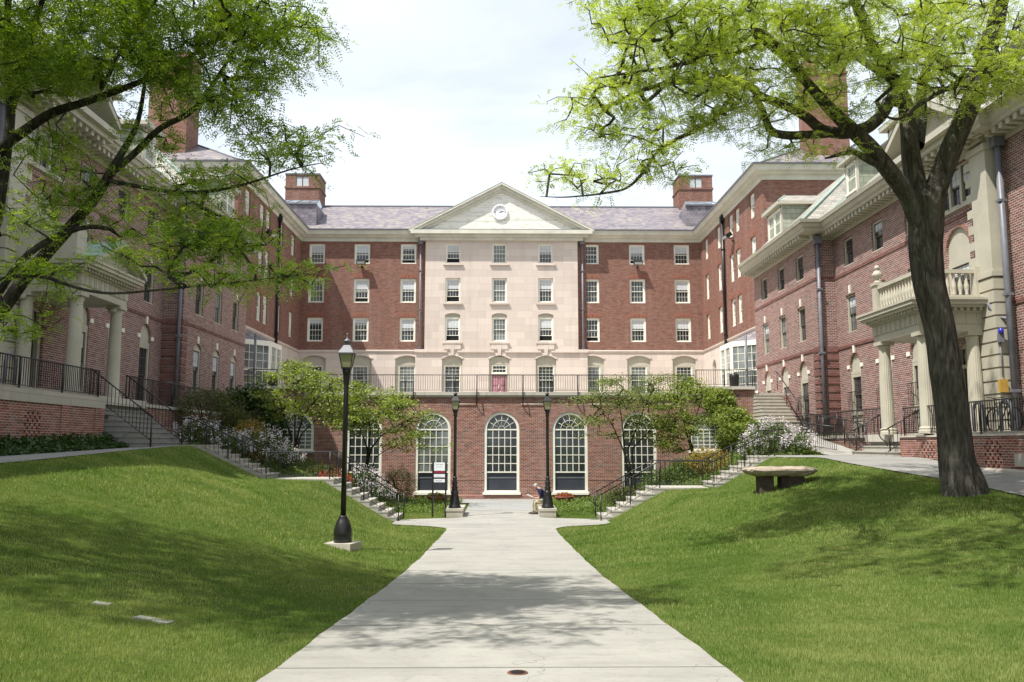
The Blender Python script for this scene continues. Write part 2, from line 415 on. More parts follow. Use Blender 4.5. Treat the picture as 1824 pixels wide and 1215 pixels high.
def barkmat(name, a, c, sc=1.):
    m, nt, b = newmat(name, .92, .15); p = gpos(nt)
    st = N(nt, 'ShaderNodeVectorMath', {0: p, 1: (1, 1, .16)}, operation='MULTIPLY').outputs[0]
    f = noise(nt, st, 9*sc, 8, .72, 1.1)
    g = noise(nt, st, 30*sc, 5, .7, .4)
    h = noise(nt, p, 1.3, 5, .6)
    w = N(nt, 'ShaderNodeMath', {0: f, 1: N(nt, 'ShaderNodeMath', {0: g, 1: .35}, operation='MULTIPLY').outputs[0]}, operation='ADD').outputs[0]
    cc = ramp(nt, w, [(.45, tuple(x*.3 for x in a)), (.6, a), (.85, c)])
    cc = mixc(nt, cc, (.13, .14, .1), N(nt, 'ShaderNodeMapRange', {'Value': h, 'From Min': .5, 'From Max': .7, 'To Min': 0, 'To Max': .4}).outputs[0])
    nt.links.new(cc, b.inputs['Base Color'])
    bump(nt, b, w, 1.0, .09)
    return m
M['bark'] = barkmat('furrowed locust bark', (.06, .054, .046), (.175, .16, .138))
M['darkbark'] = barkmat('dark locust bark', (.04, .036, .03), (.12, .11, .09))
M['twig'] = plain('dark twig bark', (.035, .03, .025), .9, .15, .4, 6)
M['rock'] = plain('rough granite', (.36, .3, .24), .9, .2, .25, 5, 0, .8)
M['rockshade'] = plain('rough brown stone with painted shade', (.075, .06, .048), .92, .15, .3, 5, 0, .8)  # bench legs: shade under the seat slab is put into this dark colour
M['skin'] = plain('skin', (.42, .24, .17), .6, .3, .06)
M['navy'] = plain('navy cotton', (.02, .024, .06), .9, .1, .2, 8)
M['khaki'] = plain('khaki cotton', (.42, .36, .25), .9, .1, .1, 8)
M['hair'] = plain('white hair', (.36, .35, .34), .8, .2, .1, 20)
M['shoe'] = plain('dark brown shoe', (.05, .035, .03), .6, .3)
M['paper'] = plain('paper', (.75, .74, .7), .8, .1, .03)
M['rubber'] = plain('black rubber', (.02, .02, .02), .7, .3)
M['flower'] = plain('red petals', (.4, .05, .06), .6, .3, .3, 20)
# ------------------------------------------------------------------ ground
def interp(Y, xs, ys): return np.interp(Y, xs, ys)
def sm(t): t = np.clip(t, 0, 1); return t*t*(3-2*t)
def zp(Y):
    f = lambda y: interp(y, [-8, 0, 5.85, 6.94, 14.6, 20, 27, 30], [1.9, 1.38, 1.0, .93, .43, .2, .03, 0])
    return (f(Y-1.2)+f(Y-.5)+f(Y)+f(Y+.5)+f(Y+1.2))/5
def zwL(Y): return interp(Y, [-8, 5, 16.8, 20, 28, 31], [1.5, 1.9, 2.27, 2.37, 2.58, 2.64])
def zwR(Y):
    b = .231+.077*np.minimum(Y, 26.2)
    b = np.where(Y < 15, 1.386-.03*(15-Y), b)
    return b + (2.26-.231-.077*26.2)*sm((Y-25)/3)
def xeL(Y): return 10.0+.85*sm((Y-17)/11)
def xeR(Y): return 10.87-.87*sm((Y-19)/6)-.45*sm((Y-24.8)/4.5)
# stair profiles  (x, z) going outwards
ST = {-1: dict(x0=3.6, n1=8, t1=.3125, r1=.184, land=2.05, n2=7, t2=.36, r2=.167),
       1: dict(x0=3.5, n1=6, t1=.36, r1=.193, land=1.75, n2=6, t2=.335, r2=.182)}
for k, s in ST.items():
    s['xl'] = s['x0']+s['n1']*s['t1']; s['zl'] = s['n1']*s['r1']
    s['xu'] = s['xl']+s['land']; s['xt'] = s['xu']+s['n2']*s['t2']; s['zt'] = s['zl']+s['n2']*s['r2']
def prof(side, ax):
    s = ST[side]
    return interp(ax, [s['x0']-.1, s['x0']+.25, s['xl'], s['xl']+.5, s['xu']+.1, s['xt']-.1, s['xt']+1], [0, .10, s['zl']-.06, s['zl']-.03, s['zl']+.04, s['zt']-.05, s['zt']-.01])
YS0, YS1 = 29.5, 31.35
def H(X, Y):
    X = np.asarray(X, float); Y = np.asarray(Y, float)
    out = np.zeros(np.broadcast(X, Y).shape)
    ax = np.abs(X)
    hp = zp(Y)
    for side in (-1, 1):
        s = ST[side]
        zw = zwL(Y) if side < 0 else zwR(Y)
        xe = xeL(Y) if side < 0 else xeR(Y)
        x0 = 1.75
        t = np.clip((ax-x0)/(xe-x0), 0, 1)
        S = .55*t + .45*sm(t)
        lawn = hp+(zw-hp)*S
        pr = prof(side, ax)-.03*sm((ax-3.2)/1.0)*sm((s['xt']+.6-ax)/.8)
        w = sm((Y-20.5)/8.2)
        front = lawn*(1-w)+pr*w
        front = np.where(ax > xe, zw-.03, np.minimum(front, zw-.03))
        # bank behind the stairs, up to the terrace wall
        wb_ = sm((Y-31.0)/.9)
        bank = np.clip((ax-4.3)*.36, 0, 2.45 if side < 0 else 2.2)
        bank = bank*(1-.35*sm((Y-33)/7)*sm((8.8-ax)/2.5))
        # right hand ramp beside the wing
        if side > 0: bank = bank + 1.35*sm((ax-10.6)/1.4)*np.clip((Y-31)/10, 0, 1)
        else: bank = bank + .9*sm((ax-11.2)/1.2)*np.clip((Y-30)/9, 0, 1)
        h = front*(1-wb_)+bank*wb_
        h = np.where(Y > 42, np.minimum(h, 3.6), h)
        if side > 0: h = h+.11*np.exp(-((X-7.4)**2+(Y-22.7)**2)/4.)
        if side < 0: h = h-.14*np.exp(-((X+3.42)**2+(Y-18.3)**2)/1.5)
        m = (X < 0) if side < 0 else (X >= 0)
        out = np.where(m, h, out)
    return out
def sheet(name, xs, yfun, zoff, mat, kind='structure', nseg=None, ys=None, zf=None, label=None):
    """strip sheet: for each y row, x runs between xfun(y)"""
    V = []; Fs = []
    for y in ys:
        a, b = yfun(y)
        for i in range(nseg+1):
            x = a+(b-a)*i/nseg; V.append((x, y, float((zf or H)(x, y))+zoff))
    n = nseg+1
    for j in range(len(ys)-1):
        for i in range(nseg): Fs.append((j*n+i, j*n+i+1, (j+1)*n+i+1, (j+1)*n+i))
    me = bpy.data.meshes.new(name); me.from_pydata(V, [], Fs); me.materials.append(mat)
    me.polygons.foreach_set('use_smooth', [True]*len(Fs)); me.update(); uvbox(me)
    return tag(link(name, me), kind=kind)
# terrain: fine grid in the court and one wide skirt to the horizon, a single sheet
gx = np.arange(-15, 15.01, .25); gy = np.arange(-8, 43.01, .25)
GX, GY = np.meshgrid(gx, gy); GZ = H(GX, GY)
rs = np.random.default_rng(3)
GZ = GZ+rs.normal(0, .004, GZ.shape)*(np.abs(GX) > 1.9)
nx, ny = len(gx), len(gy)
V = [tuple(map(float, p)) for p in zip(GX.ravel(), GY.ravel(), GZ.ravel())]
Fq = [(j*nx+i, j*nx+i+1, (j+1)*nx+i+1, (j+1)*nx+i) for j in range(ny-1) for i in range(nx-1)]
def ringpts(): 
    r = [(i) for i in range(nx)] + [(j*nx+nx-1) for j in range(1, ny)] + [((ny-1)*nx+i) for i in range(nx-2, -1, -1)] + [(j*nx) for j in range(ny-2, 0, -1)]
    return r
rg = ringpts(); prev = rg
for sc_, zz in ((1.6, .4), (5, 0), (60, -2)):
    cur = []
    for i in rg:
        x, y, z = V[i]; cur.append(len(V)); V.append((x*sc_, 17+(y-17)*sc_, z*(.5 if sc_ < 2 else 0)+zz))
    for a in range(len(rg)):
        b = (a+1) % len(rg); Fq.append((prev[a], cur[a], cur[b], prev[b]))
    prev = cur
me = bpy.data.meshes.new('ground'); me.from_pydata(V, [], Fq); me.materials.append(M['lawn'])
me.polygons.foreach_set('use_smooth', [True]*len(Fq)); me.update(); uvbox(me)
tag(link('ground', me), kind='structure')

def edgew(y, s):
    return 1.70+.008*math.sin(y*2.3+s)+.006*math.sin(y*6.1+s*2)
def pathx(y):
    fl = max(0, (y-26.7)/1.7); fl = min(1, fl); e = fl**2.6*1.9
    l, r = -edgew(y, 1)-e, edgew(y, 3)+e
    return l, r
sheet('path', None, pathx, .028, M['path'], nseg=14, ys=[-6+.25*i for i in range(138)]+[28.4])
def cross(y):
    e = 0 if y < 29.7 else 1
    return (-3.62, 3.62)
sheet('cross_path', None, cross, .030, M['path'], nseg=40, ys=[28.404, 28.8, 29.2, 29.6, 29.9, 30.1])
def neck(y):
    t = sm((y-30.1)/1.1); return (-3.62+t*2.2 if y < 31.2 else -1.42, 3.62-t*2.2 if y < 31.2 else 1.42)
sheet('inner_path', None, neck, .030, M['path'], nseg=12, ys=[30.104+.1*i for i in range(12)]+[31.5, 32.5, 34.3])
sheet('flagstone_floor', None, lambda y: (-1.42, 1.42) if y < 38.6 else (-2.3, 2.3), .034, M['flag'], nseg=8, ys=[34.304, 36, 38.596, 38.6, 41.39])
def sideL(y): return (-12.62-(.0), -float(xeL(y)))
def sideR(y): return (float(xeR(y)), 13.02)
sheet('side_walk', None, lambda y: sideL(y), .035, M['walk'], nseg=6, ys=[-4+.5*i for i in range(71)])
sheet('side_walk', None, lambda y: sideR(y), .035, M['walk'], nseg=6, ys=[-4+.5*i for i in range(71)])
sheet('ramp_walk', None, lambda y: (12.05-.08*(y-31), 13.6), .04, M['path'], nseg=6, ys=[31.0+.5*i for i in range(14)])

# ------------------------------------------------------------------ grass blades (uncountable: one object)
def blades(name, P, hgt, wid, mat, kind='stuff', label=None, lean=.5):
    n = len(P)
    a = RNG.uniform(0, 2*np.pi, n); h = hgt*RNG.uniform(.55, 1.25, n); w = wid*RNG.uniform(.7, 1.3, n)
    dx = np.cos(a)*w/2; dy = np.sin(a)*w/2
    la = RNG.uniform(0, 2*np.pi, n); ll = h*RNG.uniform(0, lean, n)
    V = np.empty((n, 3, 3), 'f')
    V[:, 0] = P+np.stack([-dx, -dy, -.01+0*dx], 1); V[:, 1] = P+np.stack([dx, dy, -.01+0*dx], 1)
    V[:, 2] = P+np.stack([np.cos(la)*ll, np.sin(la)*ll, h], 1)
    return V.reshape(-1, 3), np.arange(3*n).reshape(n, 3)
def npmesh(name, V, Fa, mat, parent=None, **t):
    me = bpy.data.meshes.new(name); n = len(Fa); k = Fa.shape[1]
    me.vertices.add(len(V)); me.vertices.foreach_set('co', np.ascontiguousarray(V, 'f').ravel())
    me.loops.add(n*k); me.loops.foreach_set('vertex_index', np.ascontiguousarray(Fa, 'i').ravel())
    me.polygons.add(n); me.polygons.foreach_set('loop_start', np.arange(0, n*k, k, dtype='i'))
    me.materials.append(mat); me.update(); me.validate()
    return tag(link(name, me, parent), **t)
def lawnpts(n, x0, x1, y0, y1, keep):
    X = RNG.uniform(x0, x1, n); Y = RNG.uniform(y0, y1, n)
    m = keep(X, Y); X, Y = X[m], Y[m]
    return np.stack([X, Y, H(X, Y)], 1)
def onlawn(X, Y):
    j = .008*np.sin(Y*9)+.02*np.sin(Y*31)
    e = np.clip((Y-26.7)/1.7, 0, 1)**2.6*1.9
    ok = (np.abs(X) > 1.71+e-j) & np.where(X < 0, -X < xeL(Y)-.02, X < xeR(Y)-.02) & (Y < 28.38)
    st = (Y >= 28.38) & (Y < 29.42) & (np.abs(X) > 3.68) & np.where(X < 0, -X < xeL(Y)-.02, X < xeR(Y)-.02)
    return ok | st
Vs = []; Fs_ = []; o_ = 0
for n, x0, x1, y0, y1, h_, w_ in ((300000, -6, 6, 4.6, 9, .029, .0065), (230000, -11, 11, 8.8, 16, .033, .0095), (190000, -11, 11, 15.8, 29.5, .05, .018)):
    P = lawnpts(n, x0, x1, y0, y1, onlawn)
    q = np.sin(P[:, 0]*3.1+P[:, 1]*1.7)*np.sin(P[:, 1]*2.3-P[:, 0]*.9)
    bare = np.zeros(len(P))
    for bx, by, br_ in ((-2.05, 7.3, .35), (-1.95, 8.6, .28), (-2.5, 6.6, .3), (-2.1, 10.2, .25), (2.3, 8.1, .3), (1.9, 6.3, .2), (-2.0, 12.6, .2), (3.4, 10.4, .22)):
        bare = np.maximum(bare, .85*np.exp(-(((P[:, 0]-bx)**2+((P[:, 1]-by)*.6)**2)/br_**2)))
    P = P[RNG.uniform(0, 1, len(P)) > bare]
    q = np.sin(P[:, 0]*5.1+P[:, 1]*2.7+np.sin(P[:, 1]*3.3))*np.sin(P[:, 1]*4.3-P[:, 0]*2.9)+.6*np.sin(P[:, 0]*13+P[:, 1]*9)*np.sin(P[:, 1]*15-P[:, 0]*7)
    P[:, 2] += .004
    v, f_ = blades('g', P, h_*(1+.35*q), w_, None); Vs.append(v); Fs_.append(f_+o_); o_ += len(v)
def inner(X, Y):
    return (np.abs(X) > np.where(Y < 31.2, 3.66-sm((Y-30.1)/1.1)*2.2, 2.05)) & (np.abs(X) < 4.3)
P = lawnpts(42000, -4.3, 4.3, 30.12, 33.4, inner)
v, f_ = blades('g', P, .05, .015, None); Vs.append(v); Fs_.append(f_+o_)
npmesh('lawn_grass', np.concatenate(Vs), np.concatenate(Fs_), M['grass'], kind='stuff', label='short mown green grass covering the two banks beside the path', cat='grass')

def leafquads(P, L, Wd, tilt=1.2):
    """diamond leaves at P with random attitudes"""
    n = len(P)
    d = RNG.normal(size=(n, 3)); d[:, 2] *= .55; d /= np.linalg.norm(d, axis=1)[:, None]
    u = RNG.normal(size=(n, 3)); u[:, 2] += tilt; 
    s = np.cross(d, u); s /= np.linalg.norm(s, axis=1)[:, None]
    l = (L*RNG.uniform(.6, 1.3, n))[:, None]; w = (Wd*RNG.uniform(.6, 1.3, n))[:, None]
    V = np.empty((n, 4, 3), 'f')
    V[:, 0] = P; V[:, 1] = P+d*l*.45+s*w*.5; V[:, 2] = P+d*l; V[:, 3] = P+d*l*.45-s*w*.5
    return V.reshape(-1, 3), np.arange(4*n).reshape(n, 4)
def cover(n, side):
    X = RNG.uniform(1.6, 12.6, n)*side; Y = RNG.uniform(31.4, 41.2, n)
    ax = np.abs(X)
    m = ((ax > 4.25) | ((Y > 33.2) & (ax > 1.9+.15*np.sin(Y*3))&(Y < 40.2)))
    if side > 0: m &= ~((ax > 12.0-.08*(Y-31)))
    z = H(X, Y)
    q = .5+.5*np.sin(X*2.2+Y*1.3)*np.sin(Y*2.9-X)
    P = np.stack([X, Y, z+RNG.uniform(.03, .2, n)*(.5+q)], 1)[m]
    return leafquads(P, .09, .055)
va, fa = cover(26000, -1); vb, fb = cover(26000, 1)
npmesh('ground_cover', np.concatenate([va, vb]), np.concatenate([fa, fb+len(va)]), M['cover'], kind='stuff', label='low leafy ground cover on the banks behind the stairs', cat='ground cover')
X = RNG.uniform(-12.55, -11.75, 12000); Y = RNG.uniform(13, 27.2, 12000)
hh_ = .12+.38*sm((-X-11.75)/.8)
P = np.stack([X, Y, H(X, Y)+RNG.uniform(.02, 1, 12000)*hh_], 1)
v, f_ = leafquads(P, .1, .085)
npmesh('ivy_bed', v, f_, M['ivy'], kind='stuff', label='dark green ivy bed along the foot of the left porch wall', cat='ivy')
# ------------------------------------------------------------------ building helpers
def frame(x, y, face):
    """local frame for a wall: local x runs along it, local y goes INTO it, z up"""
    rz = {'S': 0, 'R': -math.pi/2, 'L': math.pi/2}[face]
    return Matrix.Translation((x, y, 0)) @ Matrix.Rotation(rz, 4, 'Z')
def arcpts(xa, xb, zb, arch, n=12):
    """points from left springing over to the right one; arch = rise"""
    c = (xa+xb)/2; hw = (xb-xa)/2
    r = (hw*hw+arch*arch)/(2*arch); zc = zb-r; a0 = math.asin(min(1, hw/r))
    return [(c+r*math.sin(-a0+2*a0*i/n), zc+r*math.cos(-a0+2*a0*i/n)) for i in range(n+1)]
def wall(mb, x0, x1, z0, z1, ops, rev=None, depth=.14, off=0.):
    xs = sorted({x0, x1, *[v for o in ops for v in o[:2]]}); zs = sorted({z0, z1, *[v for o in ops for v in o[2:4]]})
    xs = [v for v in xs if x0 <= v <= x1]; zs = [v for v in zs if z0 <= v <= z1]
    for i in range(len(xs)-1):
        for j in range(len(zs)-1):
            cx = (xs[i]+xs[i+1])/2; cz = (zs[j]+zs[j+1])/2
            if any(o[0] < cx < o[1] and o[2] < cz < o[3] for o in ops): continue
            mb.quad((xs[i], off, zs[j]), (xs[i+1], off, zs[j]), (xs[i+1], off, zs[j+1]), (xs[i], off, zs[j+1]))
    rv = rev or mb
    for o in ops:
        xa, xb, za, zb = o[:4]; arch = o[4] if len(o) > 4 else 0; d = o[5] if len(o) > 5 else depth
        if arch:
            A = arcpts(xa, xb, zb, arch); m = len(A)//2
            L = [(xa, off, zb)]+[(x, off, z) for x, z in A[:m+1]]
            Rr = [(xb, off, zb)]+[(x, off, z) for x, z in A[m:]]
            for T in (L, Rr):
                mb.add(T, [(0, k, k+1) for k in range(1, len(T)-1)])
            loop = [(xa, za)]+A+[(xb, za)]
        else: loop = [(xa, za), (xa, zb), (xb, zb), (xb, za)]
        for k in range(len(loop)):
            a = loop[k]; b = loop[(k+1) % len(loop)]
            rv.quad((a[0], off, a[1]), (b[0], off, b[1]), (b[0], off+d, b[1]), (a[0], off+d, a[1]))
def archband(mb, xa, xb, zb, arch, t, proud=.012, d=.02, n=16):
    A = arcpts(xa, xb, zb, arch, n); B = arcpts(xa-t, xb+t, zb+t, arch+ (t if arch > .45*(xb-xa) else t*.15), n)
    for k in range(n):
        a, b, c, e = A[k], A[k+1], B[k+1], B[k]
        mb.quad((a[0], -proud, a[1]), (b[0], -proud, b[1]), (c[0], -proud, c[1]), (e[0], -proud, e[1]))
        mb.quad((e[0], -proud, e[1]), (c[0], -proud, c[1]), (c[0], 0, c[1]), (e[0], 0, e[1]))
def sweep(mb, pts, prof, mirror=1):
    """prof: list of (out, z); outwards is to the left of travel; mirror flips x"""
    P = [Vector((p[0], p[1])) for p in pts]; n = len(P)
    nrm = []
    for i in range(n-1):
        d = (P[i+1]-P[i]).normalized(); nrm.append(Vector((-d.y, d.x)))
    rings = []
    for i in range(n):
        a = nrm[max(i-1, 0)]; b = nrm[min(i, n-2)]
        m = (a+b); m = m/ (m.length_squared/2) if m.length > 1e-6 else a
        rings.append([(mirror*(P[i].x+m.x*o), P[i].y+m.y*o, z) for o, z in prof])
    k = len(prof); vs = [p for r in rings for p in r]; fs = []
    for i in range(n-1):
        for j in range(k-1): fs.append((i*k+j, i*k+j+1, (i+1)*k+j+1, (i+1)*k+j))
    fs.append(tuple(range(k))); fs.append(tuple((n-1)*k+j for j in range(k-1, -1, -1)))
    mb.add(vs, fs)
_wc = {}
def windata(w, h, cols, rt, rb, fr, opened=0, blind=0, style='sash', glass='glass'):
    """meshes of one window: frame with glazing bars, glass, blind. origin bottom centre of the opening, y into the wall"""
    key = (w, h, cols, rt, rb, fr, opened, blind, style, glass)
    if key in _wc: return _wc[key]
    f = MB(); hw = w/2
    f.box(-hw, -hw+fr, .0, .14, 0, h); f.box(hw-fr, hw, .0, .14, 0, h)
    f.box(-hw+fr, hw-fr, .0, .14, h-fr, h); f.box(-hw+fr, hw-fr, .002, .14, 0, fr*.7)
    f.box(-hw-.04, hw+.04, -.06, .0, -.05, .035)
    xa, xb, za, zb = -hw+fr, hw-fr, fr*.7, h-fr
    mid = za+(zb-za)*(.5 if style == 'sash' else .62)
    st = .045; g = .018
    def bars(z0, z1, y, c, r):
        f.box(xa, xa+st, y, y+.04, z0, z1); f.box(xb-st, xb, y, y+.04, z0, z1)
        f.box(xa+st, xb-st, y, y+.04, z0, z0+st); f.box(xa+st, xb-st, y, y+.04, z1-st, z1)
        for i in range(1, c):
            x = xa+st+(xb-xa-2*st)*i/c; f.box(x-g/2, x+g/2, y+.006, y+.034, z0+st, z1-st)
        for j in range(1, r):
            z = z0+st+(z1-z0-2*st)*j/r; f.box(xa+st, xb-st, y+.008, y+.032, z-g/2, z+g/2)
    f.k = 1
    bars(mid-.02, zb, .05, cols, rt)
    lo = opened*(mid-za)
    bars(za+lo, min(mid+.03+lo, zb-.02), .095, cols, rb)
    p = MB(); p.quad((xa, .066, mid), (xb, .066, mid), (xb, .066, zb), (xa, .066, zb))
    p.quad((xa, .112, za+lo), (xb, .112, za+lo), (xb, .112, mid+lo), (xa, .112, mid+lo))
    p2 = None
    bl = None
    if blind:
        # pulled down roller blind seen right behind the glass of the upper part
        bl = MB(); zz = zb-blind*(zb-za)
        y = .062 if zz >= mid-.05 else .062
        bl.box(xa+.01, xb-.01, .058, .064, max(zz, mid), zb-.01)
        if zz < mid: bl.box(xa+.01, xb-.01, .100, .108, zz, mid+.01)
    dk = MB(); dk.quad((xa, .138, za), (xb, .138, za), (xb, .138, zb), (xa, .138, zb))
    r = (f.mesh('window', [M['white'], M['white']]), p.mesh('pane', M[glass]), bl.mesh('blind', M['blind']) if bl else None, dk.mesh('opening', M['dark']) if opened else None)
    _wc[key] = r; return r
def window(root, Mx, x, z, depth, *a, frm='white', **k):
    f, p, b, dk = windata(*a, **k)
    o = bpy.data.objects.new('window', f); COL.objects.link(o)
    o.parent = root; o.matrix_parent_inverse = Matrix.Translation(-Vector(root.location))
    o.matrix_basis = Mx @ Matrix.Translation((x, depth, z))
    if frm != 'white':
        for i_, m_ in ((0, frm), (1, 'sash')): o.material_slots[i_].link = 'OBJECT'; o.material_slots[i_].material = M[m_]
    for nm, me in (('pane', p), ('blind', b), ('opening', dk)):
        if me:
            c = bpy.data.objects.new(nm, me); COL.objects.link(c); c.parent = o
    return o

# ------------------------------------------------------------------ the great hall
hall = thing('brick_hall', 'tall U-shaped brick hall with pale stone centre, clock pediment and purple slate roof', 'building', (0, 62, 5.25))
HW = 15.0; YF = 62.0; YE = 46.8; ZF = 5.25; ZB = 9.5; ZT = 18.0
brick = MB(); stone = MB(); lint = MB(); sills = MB()
rows = [(10.22, 12.02, 3), (13.14, 14.97, 2), (16.1, 17.62, 1)]
mx_ = [-13.82, -10.45, -6.98, 6.72, 10.18, 13.55]
random.seed(5)
Mf = frame(0, YF, 'S')
def mainwin(Mx, x, zr, w=1.18, depth=.10):
    z0, z1, r = zr
    q = random.random()
    bl = .42 if q < .6 else (.2 if q < .8 else 0); opn = .35 if random.random() < .25 else 0
    window(hall, Mx, x, z0, depth, w, round(z1-z0, 2), 4, 2, 2, .12, opened=opn, blind=bl, glass='glass' if random.random() < .8 else 'glassgrey')
    lk = ('lint', w)
    if lk not in _wc:
        lm = MB(); hw = w/2; q_ = [(-hw-.14, .36), (hw+.14, .36), (hw+.02, .01), (-hw-.02, .01)]
        lm.add([(a, -.006, c) for a, c in q_]+[(a, .02, c) for a, c in q_], [(3, 2, 1, 0), (0, 1, 5, 4), (1, 2, 6, 5), (3, 0, 4, 7)]); _wc[lk] = lm.mesh('lintel', M['lintel'])
    lo_ = bpy.data.objects.new('lintel', _wc[lk]); COL.objects.link(lo_); lo_.parent = hall; lo_.matrix_parent_inverse = Matrix.Translation(-Vector(hall.location)); lo_.matrix_basis = Mx @ Matrix.Translation((x, 0, z1))
    return (x-w/2, x+w/2, z0, z1, 0, .12)
brick.M = stone.M = Mf
for xs_, xa, xb in ((mx_[:3], -15, -6.35), (mx_[3:], 6.35, 15)):
    ops = [mainwin(Mf, x, zr) for x in xs_ for zr in rows]
    wall(brick, xa, xb, ZB, ZT, ops)
# rendered ground storey with segmental recesses
def lowop(x, w=1.72, top=9.18): return (x-w/2, x+w/2, ZF, top, .26, .3)
for xs_, xa, xb in ((mx_[:3], -15, -6.35), (mx_[3:], 6.35, 15)):
    wall(stone, xa, xb, ZF-.1, ZB, [lowop(x) for x in xs_])
creamb = MB(Mf)
Mc = frame(0, 61.7, 'S'); stone.M = Mc
cx_ = [-3.62, -.16, 3.28]
ops = []
for i, x in enumerate(cx_):
    for zr in rows:
        z0, z1, r = zr
        a = .14 if r == 3 else 0
        ops.append((x-.56, x+.56, z0, z1+(.3 if a else 0), a or 0, .16))
        window(hall, Mc, x, z0, .13, 1.12, round(z1-z0, 2), 4, 2, 2, .1, opened=(.45 if (i, r) in ((0, 1), (0, 2), (0, 3), (2, 3)) else 0), blind=(.42 if i != 1 else 0), glass='glassgrey' if i == 1 else 'glass')
        if a: creamb.M = Mc; creamb.box(x-.56, x+.56, .14, .17, z1, z1+.32)
        sills.M = Mc; sills.box(x-.72, x+.72, -.14, .02, z0-.18, z0-.05)
        if r == 3: sills.box(x-.62, x+.62, -.10, 0, z0-.6, z0-.18)
wall(stone, -5.68, 5.68, ZB+.02, ZT, ops)
wall(stone, -6.35, 6.35, ZF-.1, ZB-.02, [lowop(x, 1.5) for x in cx_])
for s in (-1, 1):
    stone.box(s*5.68, s*5.683, 0, .3, ZB, ZT) if False else stone.quad((s*5.68, 0, ZF), (s*5.68, .3, ZF), (s*5.68, .3, ZT), (s*5.68, 0, ZT))
    stone.quad((s*6.35, 0, ZF), (s*6.35, .3, ZF), (s*6.35, .3, ZB), (s*6.35, 0, ZB))
    brick.M = Mf; brick.quad((s*6.35, 0, ZB), (s*5.68, 0, ZB), (s*5.68, 0, ZT), (s*6.35, 0, ZT))
# low windows with white surrounds, and the pink door
def lowwin(Mx, x, w, depth, top, gl='glass', ww=1.24):
    creamb.M = Mx
    hw = w/2; z0 = ZF+.42; z1 = 8.45
    creamb.box(x-hw, x-ww/2, depth-.03, depth+.2, ZF, top-.05); creamb.box(x+ww/2, x+hw, depth-.03, depth+.2, ZF, top-.05)
    creamb.box(x-ww/2, x+ww/2, depth-.03, depth+.2, z1, top); creamb.box(x-ww/2, x+ww/2, depth-.03, depth+.2, ZF, z0)
    window(hall, Mx, x, z0, depth, ww, z1-z0, 4, 4, 3, .06, style='low', glass=gl, blind=0)
for i, x in enumerate(mx_): lowwin(Mf, x, 1.72, .16, 9.18, 'glassgrey' if i in (1, 2, 3, 4) else 'glass')
for i, x in enumerate(cx_):
    if i != 1: lowwin(Mc, x, 1.5, .2, 9.15, 'glass')
creamb.M = Mc; x = cx_[1]
creamb.box(x-.75, x-.56, .12, .3, ZF, 9.1); creamb.box(x+.56, x+.75, .12, .3, ZF, 9.1); creamb.box(x-.56, x+.56, .12, .3, 8.5, 9.1); creamb.box(x-.56, x+.56, .1, .3, 7.72, 7.84)
window(hall, Mc, x, 7.86, .14, 1.1, .62, 4, 1, 1, .05, style='sash')
d = MB(Mc); d.box(x-.55, x+.55, .2, .26, ZF+.05, 7.7)
for sx in (-1, 1):
    for (za, zb) in ((5.5, 6.0), (6.1, 6.9), (7.0, 7.55)):
        d.box(x+sx*.28-.19, x+sx*.28+.19, .17, .2, za, zb)
dd = d.build('door', M['pink'], hall)
k = MB(Mc); k.lathe((x+.08, .12, 6.5), [(.0, -.04), (.05, 0), (0, .04)], 8); k.box(x-.06, x-.02, .14, .17, 6.75, 7.0); k.build('handle', M['white'], dd)
for mb_, Mx, xx, w, top in [(sills, Mf, q, 1.72, 9.18) for q in mx_]+[(sills, Mc, q, 1.5, 9.15) for q in cx_]:
    mb_.M = Mx; archband(mb_, xx-w/2, xx+w/2, top+.003, .26, .1, .05)
# keystones on the centre
for x in cx_: sills.M = Mc; sills.add([(x-.16, -.12, ZB+.42), (x+.16, -.12, ZB+.42), (x+.11, -.1, 9.16), (x-.11, -.1, 9.16), (x-.16, 0, ZB+.42), (x+.16, 0, ZB+.42), (x+.11, 0, 9.16), (x-.11, 0, 9.16)], [(0, 1, 2, 3), (0, 3, 7, 4), (1, 5, 6, 2), (0, 4, 5, 1)])
